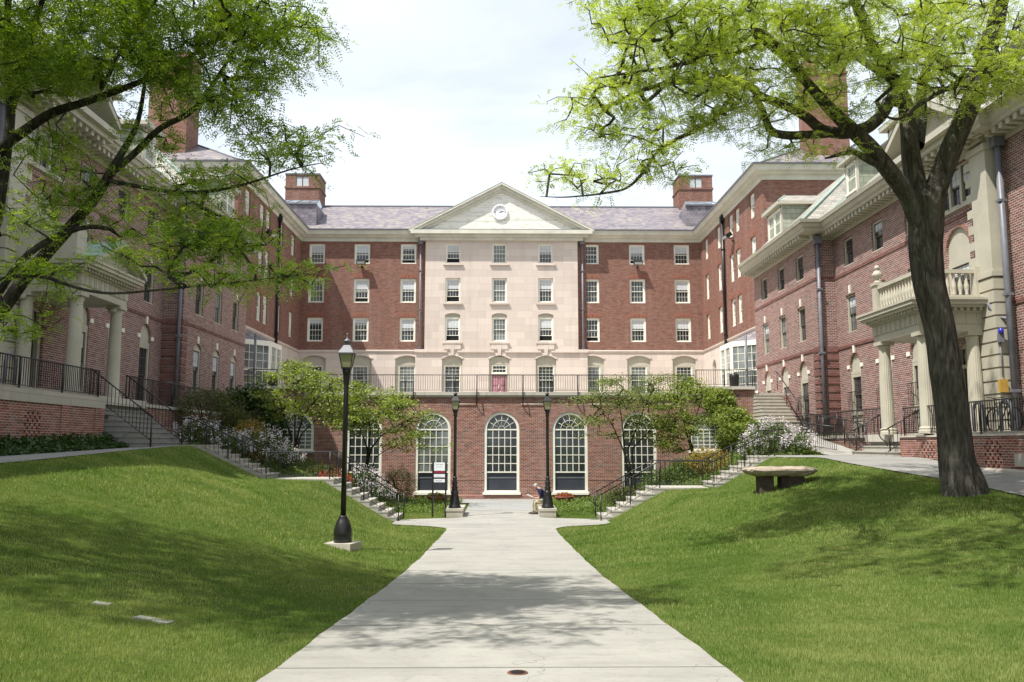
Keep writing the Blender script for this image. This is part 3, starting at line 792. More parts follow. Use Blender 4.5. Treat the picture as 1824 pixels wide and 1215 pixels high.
# inner faces of the two arms
armwin = {1: [(48.95, 1.0), (52.15, 1.0), (53.65, 1.0), (56.8, 1.0), (60.28, .95)], -1: [(48.6, 1.0), (51.6, 1.0), (53.0, 1.0), (56.2, 1.0), (59.5, 1.0)]}
for s in (1, -1):
    fc = 'R' if s > 0 else 'L'
    Mw = frame(s*HW, YF, fc)                       # local x = distance from the corner (right arm) or minus it (left arm)
    sg = 1 if s > 0 else -1
    def lx(Y): return (YF-Y)*sg
    ops = []
    for Y, w in armwin[s]:
        for zr in rows:
            if s > 0 and Y == 48.95 and zr[2] == 3: continue
            if Y > 55 or zr[2] != 3 or True: ops.append(mainwin(Mw, lx(Y), zr, w))
    brick.M = Mw
    xa, xb = sorted((0, lx(YE)))
    wall(brick, xa, xb, ZB, ZT, ops)
    stone.M = Mw
    a1 = lx(58.9); a2 = lx(56.0)
    wall(stone, xa, xb, ZF-.1, ZB, [(a1-.5, a1+.5, ZF, 8.6, .45, .3), (a2-.55, a2+.55, ZF, 8.9, .5, .3)])
    creamb.M = Mw
    for a, w_, t_ in ((a1, .5, 8.6), (a2, .55, 8.9)):
        creamb.box(a-w_, a+w_, .28, .34, ZF, t_)
        p_ = MB(Mw); p_.box(a-.3, a+.3, .24, .277, ZF+.1, 7.9); p_.build('side_door', M['glassgrey'], hall)
    # gable-end wall towards the camera and far outer wall
    brick.M = Matrix()
    X0, X1 = sorted((s*HW, s*26.2))
    brick.quad((X0, YE, 2), (X1, YE, 2), (X1, YE, ZT), (X0, YE, ZT))
    brick.quad((s*26.2, YE, 2), (s*26.2, 73, 2), (s*26.2, 73, ZT), (s*26.2, YE, ZT))
brick.M = Matrix(); brick.quad((-26.2, 73, 2), (26.2, 73, 2), (26.2, 73, ZT), (-26.2, 73, ZT))
brick.build('brick_wall', M['brick'], hall); stone.build('stone_wall', M['stone'], hall)
build_split(sills, 'stone_moulding', M['stone'], hall); build_split(creamb, 'window_surround', M['cream'], hall)
# cornice, belt
U = [(26.2, YE), (HW, YE), (HW, YF), (-HW, YF), (-HW, YE), (-26.2, YE)]
co = MB()
sweep(co, U, [(0, 17.78), (.06, 17.78), (.08, 18.02), (.3, 18.08), (.34, 18.16), (.55, 18.22), (.62, 18.42), (.66, 18.5), (.5, 18.56), (0, 18.5)])
co.build('cornice', M['trim'], hall)
be = MB()
sweep(be, [(HW, YE+.01), (HW, YF), (6.36, YF)], [(0, 9.4), (.05, 9.4), (.09, 9.5), (.09, 9.56), (0, 9.6)])
sweep(be, [(-6.36, YF), (-HW, YF), (-HW, YE+.01)], [(0, 9.4), (.05, 9.4), (.09, 9.5), (.09, 9.56), (0, 9.6)])
for a, b in ((-6.4, -4.0), (-3.25, -.55), (.25, 2.9), (3.65, 6.4)): be.box(a, b, 61.56, 61.75, 9.38, 9.5)
be.box(-6.4, 6.4, 61.66, 61.74, 9.5, 9.62)
be.box(-5.7, 5.7, 61.64, 61.72, 10.5-.62, 10.5-.5) if False else None
be.build('belt_course', M['stone'], hall)
# slate roofs of the U: ridge 22.1
rf = MB(); ez = 18.48; rz_ = 22.1; ov = .6
A = HW-ov; B = A+6.2; Yf = YF-ov; Ye = YE-ov
rf.add([(-A, Yf, ez), (A, Yf, ez), (B, Yf+6.2, rz_), (-B, Yf+6.2, rz_)], [(0, 1, 2, 3)])
rf.add([(-B, Yf+6.2, rz_), (B, Yf+6.2, rz_), (B+6.2, Yf+12.4, ez), (-B-6.2, Yf+12.4, ez)], [(0, 1, 2, 3)])
for s in (-1, 1):
    rf.add([(s*A, Ye, ez), (s*A, Yf, ez), (s*B, Yf+6.2, rz_), (s*B, Ye+6.2, rz_)], [(0, 1, 2, 3)])
    rf.add([(s*A, Ye, ez), (s*B, Ye+6.2, rz_), (s*(A+12.4), Ye, ez)], [(0, 1, 2)])
    rf.add([(s*(A+12.4), Ye, ez), (s*B, Ye+6.2, rz_), (s*B, Yf+6.2, rz_), (s*(A+12.4), Yf+12.4, ez)], [(0, 1, 2, 3)])
roof = rf.build('roof', M['slate'], hall)
rc = MB(); rc.box(-B, B, Yf+6.1, Yf+6.3, rz_-.03, rz_+.07)
for s in (-1, 1): rc.tube([(s*A, Ye, ez+.02), (s*B, Ye+6.2, rz_+.02)], .06, 5)
rc.build('ridge_cap', M['lead'], roof)
gt = MB()
sweep(gt, [(q[0], q[1]) for q in U], [(.66, 18.5), (.72, 18.5), (.74, 18.6), (.70, 18.6), (.68, 18.53)])
gt.build('gutter', M['lead'], roof)
def chimney(x, y, w, d, z0, z1):
    c = MB(); hw = w/2
    c.box(x-hw, x+hw, y, y+d, z0, z1-1.25); c.box(x-hw-.07, x+hw+.07, y-.07, y+d+.07, z1-1.25, z1-1.1)
    for (a, b) in ((-hw, -.52), (.52, hw)): c.box(x+a, x+b, y, y+d, z1-1.1, z1-.12)
    c.box(x-.52, x+.52, y, y+d, z1-.28, z1-.12); c.box(x-.52, x+.52, y+.15, y+d-.15, z1-1.1, z1-.28)
    o = c.build('chimney', M['brick'], roof)
    t = MB(); t.box(x-hw-.05, x+hw+.05, y-.05, y+d+.05, z1-.12, z1); t.build('chimney_cap', M['lead'], o)
    v = MB(); v.box(x-.5, x-.04, y+.06, y+.1, z1-1.08, z1-.3); v.box(x+.04, x+.5, y+.06, y+.1, z1-1.08, z1-.3); v.build('louvre', M['blind'], o)
chimney(-16.25, 66.8, 2.75, 2.4, 19, 24.65); chimney(15.9, 66.8, 2.75, 2.4, 19, 24.65)
chimney(-20.0, 48.6, 2.3, 2.0, 18.5, 26.3); chimney(19.8, 48.6, 2.3, 2.0, 18.5, 26.3)
for s in (-1, 1):
    dm = MB(); x0, x1 = sorted((s*14.1, s*17.5))
    dm.box(x0, x1, 62.6, 65.5, 18.9, 20.85); dd_ = dm.build('roof_light_box', M['darkslate'], roof)
    g = MB(); g.add([(x0+.25, 62.55, 20.9), (x1-.05, 62.55, 20.9), (x1-.3, 65.0, 21.85), (x0+.5, 65.0, 21.85)], [(0, 1, 2, 3)])
    g.add([(x0, 62.5, 20.86), (x0+.25, 62.55, 20.9), (x0+.5, 65.0, 21.85), (x0, 65.4, 20.86)], [(0, 1, 2, 3)])
    g.add([(x1, 62.5, 20.86), (x1-.05, 62.55, 20.9), (x1-.3, 65.0, 21.85), (x1, 65.4, 20.86)], [(0, 1, 2, 3)])
    g.build('skylight', M['skyglass'], dd_)
    b_ = MB(); b_.box(x0-.05, x1+.05, 62.48, 62.56, 20.8, 20.92)
    for t in (.2, .5, .8, 1.0, 0):
        a = Vector((x0+.25, 62.55, 20.92)).lerp(Vector((x1-.05, 62.55, 20.92)), t); e = Vector((x0+.5, 65, 21.87)).lerp(Vector((x1-.3, 65, 21.87)), t)
        b_.tube([a, e], .035, 4)
    b_.build('glazing_bars', M['lead'], dd_)
# pediment
pd = MB(); yb = 61.72
hb = 6.55; za = 18.45; zt_ = 21.85
pd.add([(-hb+.35, yb-.12, za), (hb-.35, yb-.12, za), (-.1, yb-.12, zt_-.22)], [(0, 1, 2)])
ped = pd.build('pediment', brickmat('white clapboard', (.84,.82,.76), (.83,.81,.75), (.62,.61,.56), bw=40, bh=.14, ms=.012, grime=.12, dark=(.6,.61,.53), dirt=(.45,.43,.36)), hall)
pc = MB()
pc.box(-6.75, 6.75, 61.0, 61.7, 18.2, 18.48); pc.box(-6.5, 6.5, 61.25, 61.7, 18.02, 18.2); pc.box(-6.1, 6.1, 61.45, 61.7, 17.8, 18.02)
for s in (-1, 1):
    a = Vector((s*6.85, 0, 18.4)); b = Vector((0, 0, zt_+.14)); u = (b-a).normalized(); nn = Vector((-u.z*s, 0, u.x*s))
    if nn.z < 0: nn = -nn
    for (o0, o1, y0, y1) in ((0.0, .16, 61.15, 61.65), (-.2, 0.0, 61.28, 61.65), (-.38, -.2, 61.44, 61.65)):
        sub = [a+nn*o0, b+Vector((0, 0, o0/abs(nn.z))), b+Vector((0, 0, o1/abs(nn.z))), a+nn*o1]
        if s < 0: pc.add([(p.x, y0, p.z) for p in sub]+[(p.x, y1, p.z) for p in sub], [(0,1,2,3), (4,7,6,5), (0,4,5,1), (1,5,6,2), (2,6,7,3), (3,7,4,0)])
        else: pc.add([(p.x, y0+.0015, p.z) for p in sub]+[(p.x, y1+.0015, p.z) for p in sub], [(0,3,2,1), (4,5,6,7), (0,1,5,4), (1,2,6,5), (2,3,7,6), (3,0,4,7)])
pc.build('pediment_cornice', M['trim'], ped)
pr = MB()
for s in (-1, 1): pr.add([(0, 61.13, zt_+.32), (s*6.9, 61.13, 18.53), (s*6.9, 62.2, 18.53), (0, 68.0, zt_+.32)], [(0, 1, 2, 3)])
pr.build('pediment_roof', M['slate'], ped)
ck = MB(); cxk, czk = -.12, 19.95
Mk = Matrix.Translation((cxk, 61.58, czk)) @ Matrix.Rotation(math.pi/2, 4, 'X') @ Matrix.Diagonal((.86, .86, 1, 1))
ck.M = Mk; ck.lathe((0, 0, 0), [(.64, -.02), (.68, .02), (.68, .1), (.60, .13), (.58, .09), (.0001, .09)], 32)
cko = ck.build('clock', plain('white enamel dial', (.86, .88, .92), .4, .4, .03), ped)
nu = MB(Mk)
for i in range(12):
    a = i*math.pi/6; m2 = Mk @ Matrix.Rotation(a, 4, 'Z'); nu.M = m2
    ws = {0: 3, 3: 3, 6: 3, 9: 3}.get(i, 2)
    for j in range(ws): nu.box(-.05+.1*j/max(1, ws-1)-.012, -.05+.1*j/max(1, ws-1)+.012, .38, .5, .094, .1)
nu.build('numerals', M['ink'], cko)
hd = MB(Mk @ Matrix.Rotation(R(-78), 4, 'Z')); hd.box(-.02, .02, -.12, .34, .1, .108)
hd.M = Mk @ Matrix.Rotation(R(-66), 4, 'Z'); hd.box(-.028, .028, -.08, .24, .11, .118); hd.build('clock_hands', M['ink'], cko)
# downspouts
def spout(root, x, y, z0, z1, r=.075, axis=None, name='downspout', mat='lead'):
    m = MB(); m.tube([(x, y, z0), (x, y, z1)], r, 8); m.box(x-.16, x+.16, y-.12, y+.12, z1-.45, z1-.1)
    for z in np.arange(z0+1.2, z1-.5, 2.9): m.box(x-.12, x+.12, y-.1, y+.1, z, z+.08)
    return m.build(name, M[mat], root)
spout(hall, -6.05, 61.82, 5.6, 18.0); spout(hall, 6.05, 61.82, 5.6, 18.0)
spout(hall, 14.86, 55.2, 8.6, 18.0, .1, mat='iron'); spout(hall, -14.86, 55.3, 8.6, 18.0, .1, mat='iron')
# glazed bays at the foot of the arms
for s in (1, -1):
    bay = MB(); xo = s*15; xi = s*13.75; y0, y1 = 48.6, 53.6
    pts = [(xo, y0), (xi, y0+1.3), (xi, y1-1.3), (xo, y1)]
    top = MB(); top.add([(p[0]-s*.0, p[1], 8.75) for p in pts]+[(xo, y0+.6, 9.35), (xo, y1-.6, 9.35)], [(0, 1, 4), (1, 2, 5, 4), (2, 3, 5)])
    gl = MB()
    for (a, b) in zip(pts[:-1], pts[1:]):
        a = Vector((*a, 0)); b = Vector((*b, 0)); d_ = (b-a); L = d_.length; u = d_.normalized(); nrm = Vector((u.y, -u.x, 0)); 
        if nrm.x*s > 0: nrm = -nrm
        ang = math.atan2(u.y, u.x); Mb = Matrix.Translation(a) @ Matrix.Rotation(ang, 4, 'Z'); bay.M = gl.M = Mb
        bay.box(0, L, -.05, .05, 5.25, 5.75); bay.box(0, L, -.06, .06, 8.45, 8.75)
        for x_ in (0, L-.13): bay.box(x_, x_+.13, -.07, .07, 5.75, 8.45)
        n_ = 2 if L > 2 else 1
        if n_ == 2: bay.box(L/2-.09, L/2+.09, -.07, .07, 5.75, 8.45)
        bay.box(.1, L-.1, -.03, .03, 6.95, 7.03)
        for k in range(1, 4*n_): bay.box(L*k/(4*n_)-.014, L*k/(4*n_)+.014, -.025, .025, 5.75, 8.45)
        for k in range(1, 6): bay.box(.1, L-.1, -.02, .02, 5.75+.45*k-.012, 5.75+.45*k+.012)
        gl.quad((0, .005, 5.75), (L, .005, 5.75), (L, .005, 8.45), (0, .005, 8.45))
    bo = bay.build('bay_window', M['white'], hall); gl.build('pane', M['glassgrey'], bo); top.build('bay_roof', M['slate'], bo)
    sp = MB(); sp.tube([(s*14.2, 48.4, 5.3), (s*14.2, 48.4, 9.0)], .07, 6); sp.build('bay_downspout', M['lead'], hall)

# ------------------------------------------------------------------ terrace and its arched wall
YT = 41.4; ZTc = 5.05
terr = thing('terrace_wall', 'red brick terrace wall with a row of tall white arched windows and granite coping', 'wall', (0, YT, 0))
Mt = frame(0, YT, 'S'); tb = MB(Mt); ab = MB(Mt)
tw = []
cxs = [-10.0, -6.68, -3.33, 0.02, 3.35, 6.72, 10.08]
for i, x in enumerate(cxs):
    zb = .34 if 0 < i < 6 else 2.35
    tw.append((x-.86, x+.86, zb, 4.25, .86, .14))
    archband(ab, x-.86, x+.86, 4.25, .86, .3, .01)
tb.k = 0
wall(tb, -14.25, 14.25, -.3, ZTc, tw)
tb.box(-14.25, 14.25, -.02, 0, .86, .93) if False else None
tbo = tb.build('wall_face', M['wallbrick'], terr); build_split(ab, 'brick_arch', M['archbrick'], terr, .01)
pl = MB(Mt)
pl.add([(-2.6, -.06, 0), (2.6, -.06, 0), (2.6, -.06, .2), (-2.6, -.06, .2), (-2.6, 0, .23), (2.6, 0, .23)], [(0, 1, 2, 3), (3, 2, 5, 4)])
for a, b in zip([-14.2]+[c+.86 for c in cxs], [c-.86 for c in cxs]+[14.2]): pl.box(a+.02, b-.02, -.016, 0, .93, .985)
pl.box(-9.6, 9.6, -.03, 0, -.2, .2)
pl.build('plinth_course', M['archbrick'], terr)
cp = MB(Mt); cp.box(-9.62, 9.62, -.14, .5, ZTc, ZTc+.16); cp.box(-9.62, 9.62, -.06, 0, ZTc-.09, ZTc)
cp.box(9.62, 12.5, -.14, .5, ZTc+.3, ZTc+.45); cp.box(-12.5, -9.62, -.14, .5, ZTc+.3, ZTc+.45)
cp.build('coping', M['cap'], terr)
up_ = MB(Mt); up_.box(9.6, 12.5, -.0, .3, ZTc, ZTc+.3); up_.box(-12.5, -9.6, -.0, .3, ZTc, ZTc+.3)
up_.build('raised_wall_end', M['wallbrick'], terr)
pipe = MB(Mt)
for i in range(6): pipe.tube([(cxs[i]+.95, -.04, 4.62), (cxs[i+1]-1.3, -.04, 4.62)], .018, 5)
build_split(pipe, 'conduit', M['trim'], terr)
def archwin(x, zb, zt, w, glass, idx):
    f = MB(Mt); hw = w/2; fr = .13; zs = zt-hw; y0 = .03
    A = arcpts(x-hw, x+hw, zt, hw-.001, 20); Bq = arcpts(x-hw+fr, x+hw-fr, zt-fr, hw-fr-.001, 20)
    for k in range(20):
        a, b, c, e = A[k], A[k+1], Bq[k+1], Bq[k]
        f.quad((a[0], y0, a[1]), (b[0], y0, b[1]), (c[0], y0, c[1]), (e[0], y0, e[1]))
        f.quad((e[0], y0, e[1]), (c[0], y0, c[1]), (c[0], .15, c[1]), (e[0], .15, e[1]))
    f.box(x-hw, x-hw+fr, y0, .15, zb, zs); f.box(x+hw-fr, x+hw, y0, .15, zb, zs)
    f.box(x-hw+fr, x+hw-fr, y0, .15, zb, zb+.1)
    f.box(x-hw-.06, x+hw+.06, -.12, .03, zb-.1, zb+.02)
    xi, xj = x-hw+fr, x+hw-fr; zl = zs; g = .034
    mz = zb+.98 if idx in (1, 2, 3, 4, 5) else zb+.1
    f.box(xi, xj, .06, .11, zl-.045, zl+.02)
    nr = 5 if mz > 1 else 3
    if mz > zb+.5: f.box(xi, xj, .055, .11, mz-.03, mz+.03)
    for i in range(1, 5): q = xi+(xj-xi)*i/5; f.box(q-g/2, q+g/2, .07, .1, mz+.03, zl-.045)
    for i in range(1, nr): q = mz+(zl-mz)*i/nr; f.box(xi, xj, .072, .098, q-g/2, q+g/2)
    ri = hw-fr
    for i in range(1, 6):
        a = math.pi*i/6; dx, dz = math.cos(a), math.sin(a)
        f.tube([(x+dx*.16, .085, zl+dz*.16), (x+dx*ri, .085, zl+dz*ri)], .016, 4)
    for rr in (.16, ri*.6): f.tube([(x+rr*math.cos(math.pi*i/14), .085, zl+rr*math.sin(math.pi*i/14)) for i in range(15)], .016, 4)
    o = f.build('arched_window', M['white'], terr)
    p = MB(Mt); P2 = arcpts(xi, xj, zl+ri, ri-.001, 20)
    p.add([(xi, .09, mz), *[(a, .09, b) for a, b in P2], (xj, .09, mz)], [tuple(range(23))]); p.build('pane', M[glass], o)
    if mz > zb+.5:
        b = MB(Mt); b.box(xi, xj, .12, .125, zb+.1, mz); b.build('dark_screen', M['navyblind'], o)
        b = MB(Mt); b.box(xi+.02, xj-.02, .1, .116, mz-.30, mz-.25); b.build('sash_rail', M['lead'], o)
for i, x in enumerate(cxs): archwin(x, .34 if 0 < i < 6 else 2.35, 4.25, 1.72, 'glassgrey' if i in (2, 6, 0) else 'glass', i)
tf = MB(); tf.box(-14.9, 14.9, YT+.31, 61.6, 4.9, 5.2)
tag(tf.build('terrace', M['cap']), kind='structure')
# bottom planters of vines are built later; terrace railing
def fence(name, label, cat, pts, h=.95, gap=.12, post_every=None, pr=.011, rr=.022, posts=None, mat='iron', low=.1, group=None, curl=None, picket=True):
    """pts: list of 3D points of the foot line"""
    P = [Vector(p) for p in pts]
    t = thing(name, label, cat, tuple(P[0]), group)
    L = [0]
    for a, b in zip(P[:-1], P[1:]): L.append(L[-1]+(b-a).length)
    def pt(s):
        for i in range(len(P)-1):
            if s <= L[i+1] or i == len(P)-2:
                return P[i].lerp(P[i+1], (s-L[i])/max(1e-6, L[i+1]-L[i]))
    tr = MB(); tr.tube([p+Vector((0, 0, h)) for p in P], rr, 6)
    if curl:
        for (p, dx, dy) in curl:
            p = Vector(p)+Vector((0, 0, h)); tr.tube([p, p+Vector((dx*.12, dy*.12, 0)), p+Vector((dx*.22, dy*.22, -.06)), p+Vector((dx*.26, dy*.26, -.18)), p+Vector((dx*.2, dy*.2, -.3)), p+Vector((dx*.05, dy*.05, -.42)), p+Vector((0, 0, -.55))], rr*.8, 6)
    tr.build('handrail', M[mat], t)
    br = MB(); br.tube([p+Vector((0, 0, low)) for p in P], rr*.7, 4); br.build('bottom_rail', M[mat], t)
    if picket:
        pk = MB(); s = gap*.5
        while s < L[-1]:
            p = pt(s); pk.tube([p+Vector((0, 0, low)), p+Vector((0, 0, h))], pr, 4, cap=False); s += gap
        pk.build('pickets', M[mat], t)
    ps = posts or [pt(s) for s in np.arange(0, L[-1]+.01, post_every or 1.8)]
    for p in ps:
        p = Vector(p); q = MB(); q.tube([p+Vector((0, 0, -.05)), p+Vector((0, 0, h))], rr*1.15, 6); q.build('post', M[mat], t)
    return t
rl = fence('terrace_railing', 'long black iron railing along the edge of the upper terrace', 'railing', [(-9.55, YT+.05, ZTc+.16), (9.55, YT+.05, ZTc+.16)], .85, .115, 2.42)
bk = [-4.3, -1.2, 1.05, 3.75, 6.4, -6.7, -8.9, 8.8]
for x in bk:
    b = MB(); b.tube([(x, YT-.17, 6.05), (x, YT-.2, 5.3), (x, YT-.27, 4.8), (x, YT-.12, 4.58), (x, YT-.01, 4.55)], .03, 5); b.build('bracket', M['iron'], rl)
fence('terrace_end_railing', 'short raised black railing at the right end of the terrace before the glazed bay', 'railing', [(9.62, YT+.05, ZTc+.45), (12.45, YT+.05, ZTc+.45)], .82, .115, 1.4)
fence('terrace_end_railing', 'short raised black railing at the left end of the terrace before the glazed bay', 'railing', [(-12.45, YT+.05, ZTc+.45), (-9.62, YT+.05, ZTc+.45)], .82, .115, 1.4)
# ------------------------------------------------------------------ the two side wings
def wing(s, dz):
    side = 'right' if s > 0 else 'left'
    wlab = ('sunlit red brick wing on the right with cream cornice, dormers and a balustraded porch' if s > 0 else
            'shaded dark red brick wing on the left with cream cornice and a gabled column porch')
    w = thing('brick_wing', wlab, 'building', (s*15.2, 38, 2.5))
    bk_ = MB(); cr = MB(); ar = MB(); ky = MB(); qb = MB(); tym = MB()
    fc = 'R' if s > 0 else 'L'
    zt = 12.05+dz; XA, XB, XC = 14.3, 15.2, 15.5
    YA1, YA0 = 46.8, 37.6; YB0 = 25.3; YC0 = -12.0
    def mk(X, Yo): return frame(s*X, Yo, fc)
    sg = s
    def doface(X, Y0, Y1, Ys, z0, ww, archY, kind):
        Mx = mk(X, Y1); lx = lambda Y: (Y1-Y)*sg
        ops = []
        for j, Y in enumerate(Ys):
            x = lx(Y)
            for (a, b) in ((7.5+dz, 9.15+dz), (10.45+dz, 11.68+dz)):
                ops.append((x-ww/2, x+ww/2, a, b, 0, .09))
                window(w, Mx, x, a, .07, ww, round(b-a, 2), 3, 2, 2, .075, blind=(.3 if random.random() < .3 else 0), frm='cream', glass='glass' if random.random() < .75 else 'glassgrey')
                if b < 10+dz: ky.M = Mx; ky.add([(x-.05, -.05, b+.04), (x+.05, -.05, b+.04), (x+.08, -.05, b+.4), (x-.08, -.05, b+.4), (x-.05, 0, b+.04), (x+.05, 0, b+.04), (x+.08, 0, b+.4), (x-.08, 0, b+.4)], [(0,1,2,3), (0,3,7,4), (1,5,6,2), (2,6,7,3)])
        for j, Y in enumerate(archY):
            x = lx(Y)
            if s > 0 or kind == 'B':
                aw = 1.08; top = 6.56+dz; spr = top-aw/2
                ops.append((x-aw/2, x+aw/2, 3.1+dz, top, aw/2-.001, .12))
                archband(ar_mb(Mx), x-aw/2, x+aw/2, top+.002, aw/2-.001, .13, .008)
                cr.M = Mx
                hwb = 3.95+dz if not (kind == 'B' and s < 0) else 3.15+dz
                cr.box(x-aw/2, x+aw/2, .09, .12, 5.74+dz, top)           # blind tympanum
                cr.box(x-aw/2, x+aw/2, .04, .13, 5.66+dz, 5.78+dz)
                cr.box(x-aw/2, x+aw/2, .06, .12, 3.1+dz, hwb)
                window(w, Mx, x, hwb, .045, aw, round(5.66+dz-hwb, 2), 3, 3, 3, .13, blind=(.25 if random.random() < .3 else 0), frm='cream', glass='glass')
                ky.M = Mx
                for q in (-1, 1): ky.box(x+q*(aw/2+.13)-.12, x+q*(aw/2+.13)+.12, -.04, .03, 5.92+dz, 6.08+dz)
                ky.add([(x-.06, -.06, top+.01), (x+.06, -.06, top+.01), (x+.09, -.06, top+.33), (x-.09, -.06, top+.33), (x-.06, 0, top+.01), (x+.06, 0, top+.01), (x+.09, 0, top+.33), (x-.09, 0, top+.33)], [(0,1,2,3), (0,3,7,4), (1,5,6,2), (2,6,7,3)])
                # window guard
                if s > 0:
                    g = MB(Mx)
                    g.tube([(x-aw/2, -.16, 4.9+dz), (x+aw/2, -.16, 4.9+dz)], .014, 4); g.tube([(x-aw/2, -.16, 4.1+dz), (x+aw/2, -.16, 4.1+dz)], .014, 4)
                    for k in range(9): q = x-aw/2+aw*k/8; g.tube([(q, -.16, 4.1+dz), (q, -.16, 4.9+dz)], .009, 4, cap=False)
                    for q in (-1, 1): g.tube([(x+q*aw/2, 0, 4.9+dz), (x+q*aw/2, -.16, 4.9+dz)], .014, 4)
                    g.build('window_guard', M['iron'], w)
            else:
                aw = .98; top = 6.15+dz
                ops.append((x-aw/2, x+aw/2, 3.95+dz, top, .2, .12))
                cr.M = Mx; cr.box(x-aw/2, x+aw/2, .08, .12, 5.85+dz, top)
                window(w, Mx, x, 3.95+dz, .05, aw, 1.95, 3, 2, 2, .08, blind=.4, frm='cream')
                ky.M = Mx; ky.box(x-.07, x+.07, -.05, 0, top+.02, top+.35)
        return Mx, ops, lx
    def ar_mb(Mx): ar.M = Mx; return ar
    # face A
    MxA, opsA, lxA = doface(XA, YA0, YA1, [45.0, 42.25, 39.55], 2.2, 1.02, [44.95, 42.2, 39.55], 'A')
    bk_.M = MxA; xa, xb = sorted((0, lxA(YA0))); wall(bk_, xa, xb, 1.6, zt, opsA)
    # return between A and B
    Mr = Matrix(); bk_.M = Mr
    x0, x1 = sorted((s*XA, s*XB)); bk_.quad((x0, YA0, 1.6), (x1, YA0, 1.6), (x1, YA0, zt), (x0, YA0, zt))
    # face B
    MxB, opsB, lxB = doface(XB, YB0, YA0, [36.0, 33.15, 30.3], 2.2, 1.0, [35.85, 33.0, 30.4], 'B')
    x = lxB(27.3)
    opsB += [(x-.62, x+.62, 3.0+dz, 5.95+dz, .3, .35), (x-.72, x+.72, 7.35+dz, 9.85+dz, .7, .12), (x-1.0, x+1.0, 10.55+dz, 11.9+dz, 0, .12)]
    bk_.M = MxB; xa, xb = sorted((0, lxB(YB0))); wall(bk_, xa, xb, 1.6, zt, opsB)
    cr.M = MxB
    cr.box(x-.72, x+.72, .08, .12, 8.75+dz, 9.85+dz); archband(ar_mb(MxB), x-.72, x+.72, 9.852+dz, .7, .15, .008)
    window(w, MxB, x, 7.35+dz, .05, 1.44, 1.42, 4, 2, 2, .2, frm='cream', blind=.3)
    for q, ww_ in ((-.66, .62), (0, .7), (.66, .62)): window(w, MxB, x+q, 10.55+dz, .04, ww_, 1.35, 2, 2, 2, .06, frm='cream', blind=.45)
    cr.box(x-1.15, x+1.15, -.08, .02, 10.4+dz, 10.5+dz)
    # door under the porch
    d = MB(MxB); d.box(x-.48, x+.48, .25, .3, 3.05+dz, 5.15+dz)
    for sx in (-.24, .24):
        for (za, zb_) in ((3.25, 3.8), (3.9, 4.6), (4.7, 5.05)): d.box(x+sx-.16, x+sx+.16, .235, .25, za+dz, zb_+dz)
    do = d.build('door', M['darkdoor'], w)
    kk = MB(MxB)
    if s > 0: kk.lathe((x+.05, .2, 4.35), [(.02, -.16), (.1, -.1), (.08, .02), (.02, .1)], 8); kk.build('door_notice', M['signwhite'], do)
    else: kk.box(x-.42, x-.38, .2, .25, 4.0+dz, 4.2+dz); kk.build('handle', M['lead'], do)
    fr_ = MB(MxB); fr_.box(x-.62, x-.48, .1, .34, 3.05+dz, 5.95+dz); fr_.box(x+.48, x+.62, .1, .34, 3.05+dz, 5.95+dz); fr_.box(x-.48, x+.48, .1, .34, 5.15+dz, 5.27+dz); fr_.box(x-.48, x+.48, .1, .34, 5.8+dz, 5.95+dz)
    fr_.build('door_frame', M['cream'], w)
    fg = MB(MxB); fg.quad((x-.48, .22, 5.27+dz), (x+.48, .22, 5.27+dz), (x+.48, .22, 5.8+dz), (x-.48, .22, 5.8+dz)); fgo = fg.build('fanlight', M['glass'], w)
    fb = MB(MxB)
    for q in (-.3, -.1, .1, .3): fb.box(x+q-.012, x+q+.012, .19, .215, 5.27+dz, 5.8+dz)
    for q in (-.2, .2): fb.tube([(x+q+.13*math.cos(a), .2, 5.53+dz+.2*math.sin(a)) for a in np.linspace(0, 6.28, 13)], .014, 4)
    fb.build('fanlight_bars', M['cream'], fgo)
    # face C
    MxC = mk(XC, YB0); lxC = lambda Y: (YB0-Y)*sg; ops = []
    for Y in (23.4, 20.4, 17.2, 13.6, 10.0, 6.0, 2.0, -2.0, -6.0):
        for (a, b) in ((7.5+dz, 9.15+dz), (10.3+dz, 11.68+dz), (4.2+dz, 6.0+dz)):
            xx = lxC(Y); ops.append((xx-.52, xx+.52, a, b, 0, .1)); window(w, MxC, xx, a, .06, 1.04, round(b-a, 2), 3, 2, 2, .08, frm='cream', blind=.4)
    bk_.M = MxC; xa, xb = sorted((0, lxC(YC0))); wall(bk_, xa, xb, -.5, zt, ops)
    # ends and rear
    bk_.M = Matrix(); x0, x1 = sorted((s*XC, s*24)); bk_.quad((x0, YC0, 0), (x1, YC0, 0), (x1, YC0, zt), (x0, YC0, zt))
    bk_.quad((s*24, YC0, 0), (s*24, YE, 0), (s*24, YE, zt), (s*24, YC0, zt))
    bk_.build('brick_wall', M['wingbrick'], w); build_split(ar, 'brick_arch', M['archbrick'], w, .01)
    build_split(ky, 'keystone', M['white'], w); build_split(cr, 'blind_arch', M['cream'], w)
    # brick quoins at the A corner: raised stripes below the belt
    qb.M = Matrix()
    for i in range(11):
        z = 3.2+dz+i*.36
        x0, x1 = sorted((s*(XA-.035), s*(XB)))
        qb.box(x0, x1, YA0-.055, YA0+(.55), z, z+.25)
    qb.build('brick_quoins', M['quoinbrick'], w)
    # belt course, cornice
    pathB = [(XB, YB0), (XB, YA0), (XA, YA0), (XA, YA1)]
    be = MB(); sweep(be, pathB, [(0, 6.86+dz), (.04, 6.86+dz), (.05, 6.98+dz), (0, 7.02+dz)], s)
    sweep(be, pathB, [(0, 10.1+dz), (.03, 10.1+dz), (.03, 10.2+dz), (0, 10.22+dz)], s)
    sweep(be, [(XC, YC0), (XC, YB0-.3)], [(0, 6.86+dz), (.04, 6.86+dz), (.05, 6.98+dz), (0, 7.02+dz)], s)
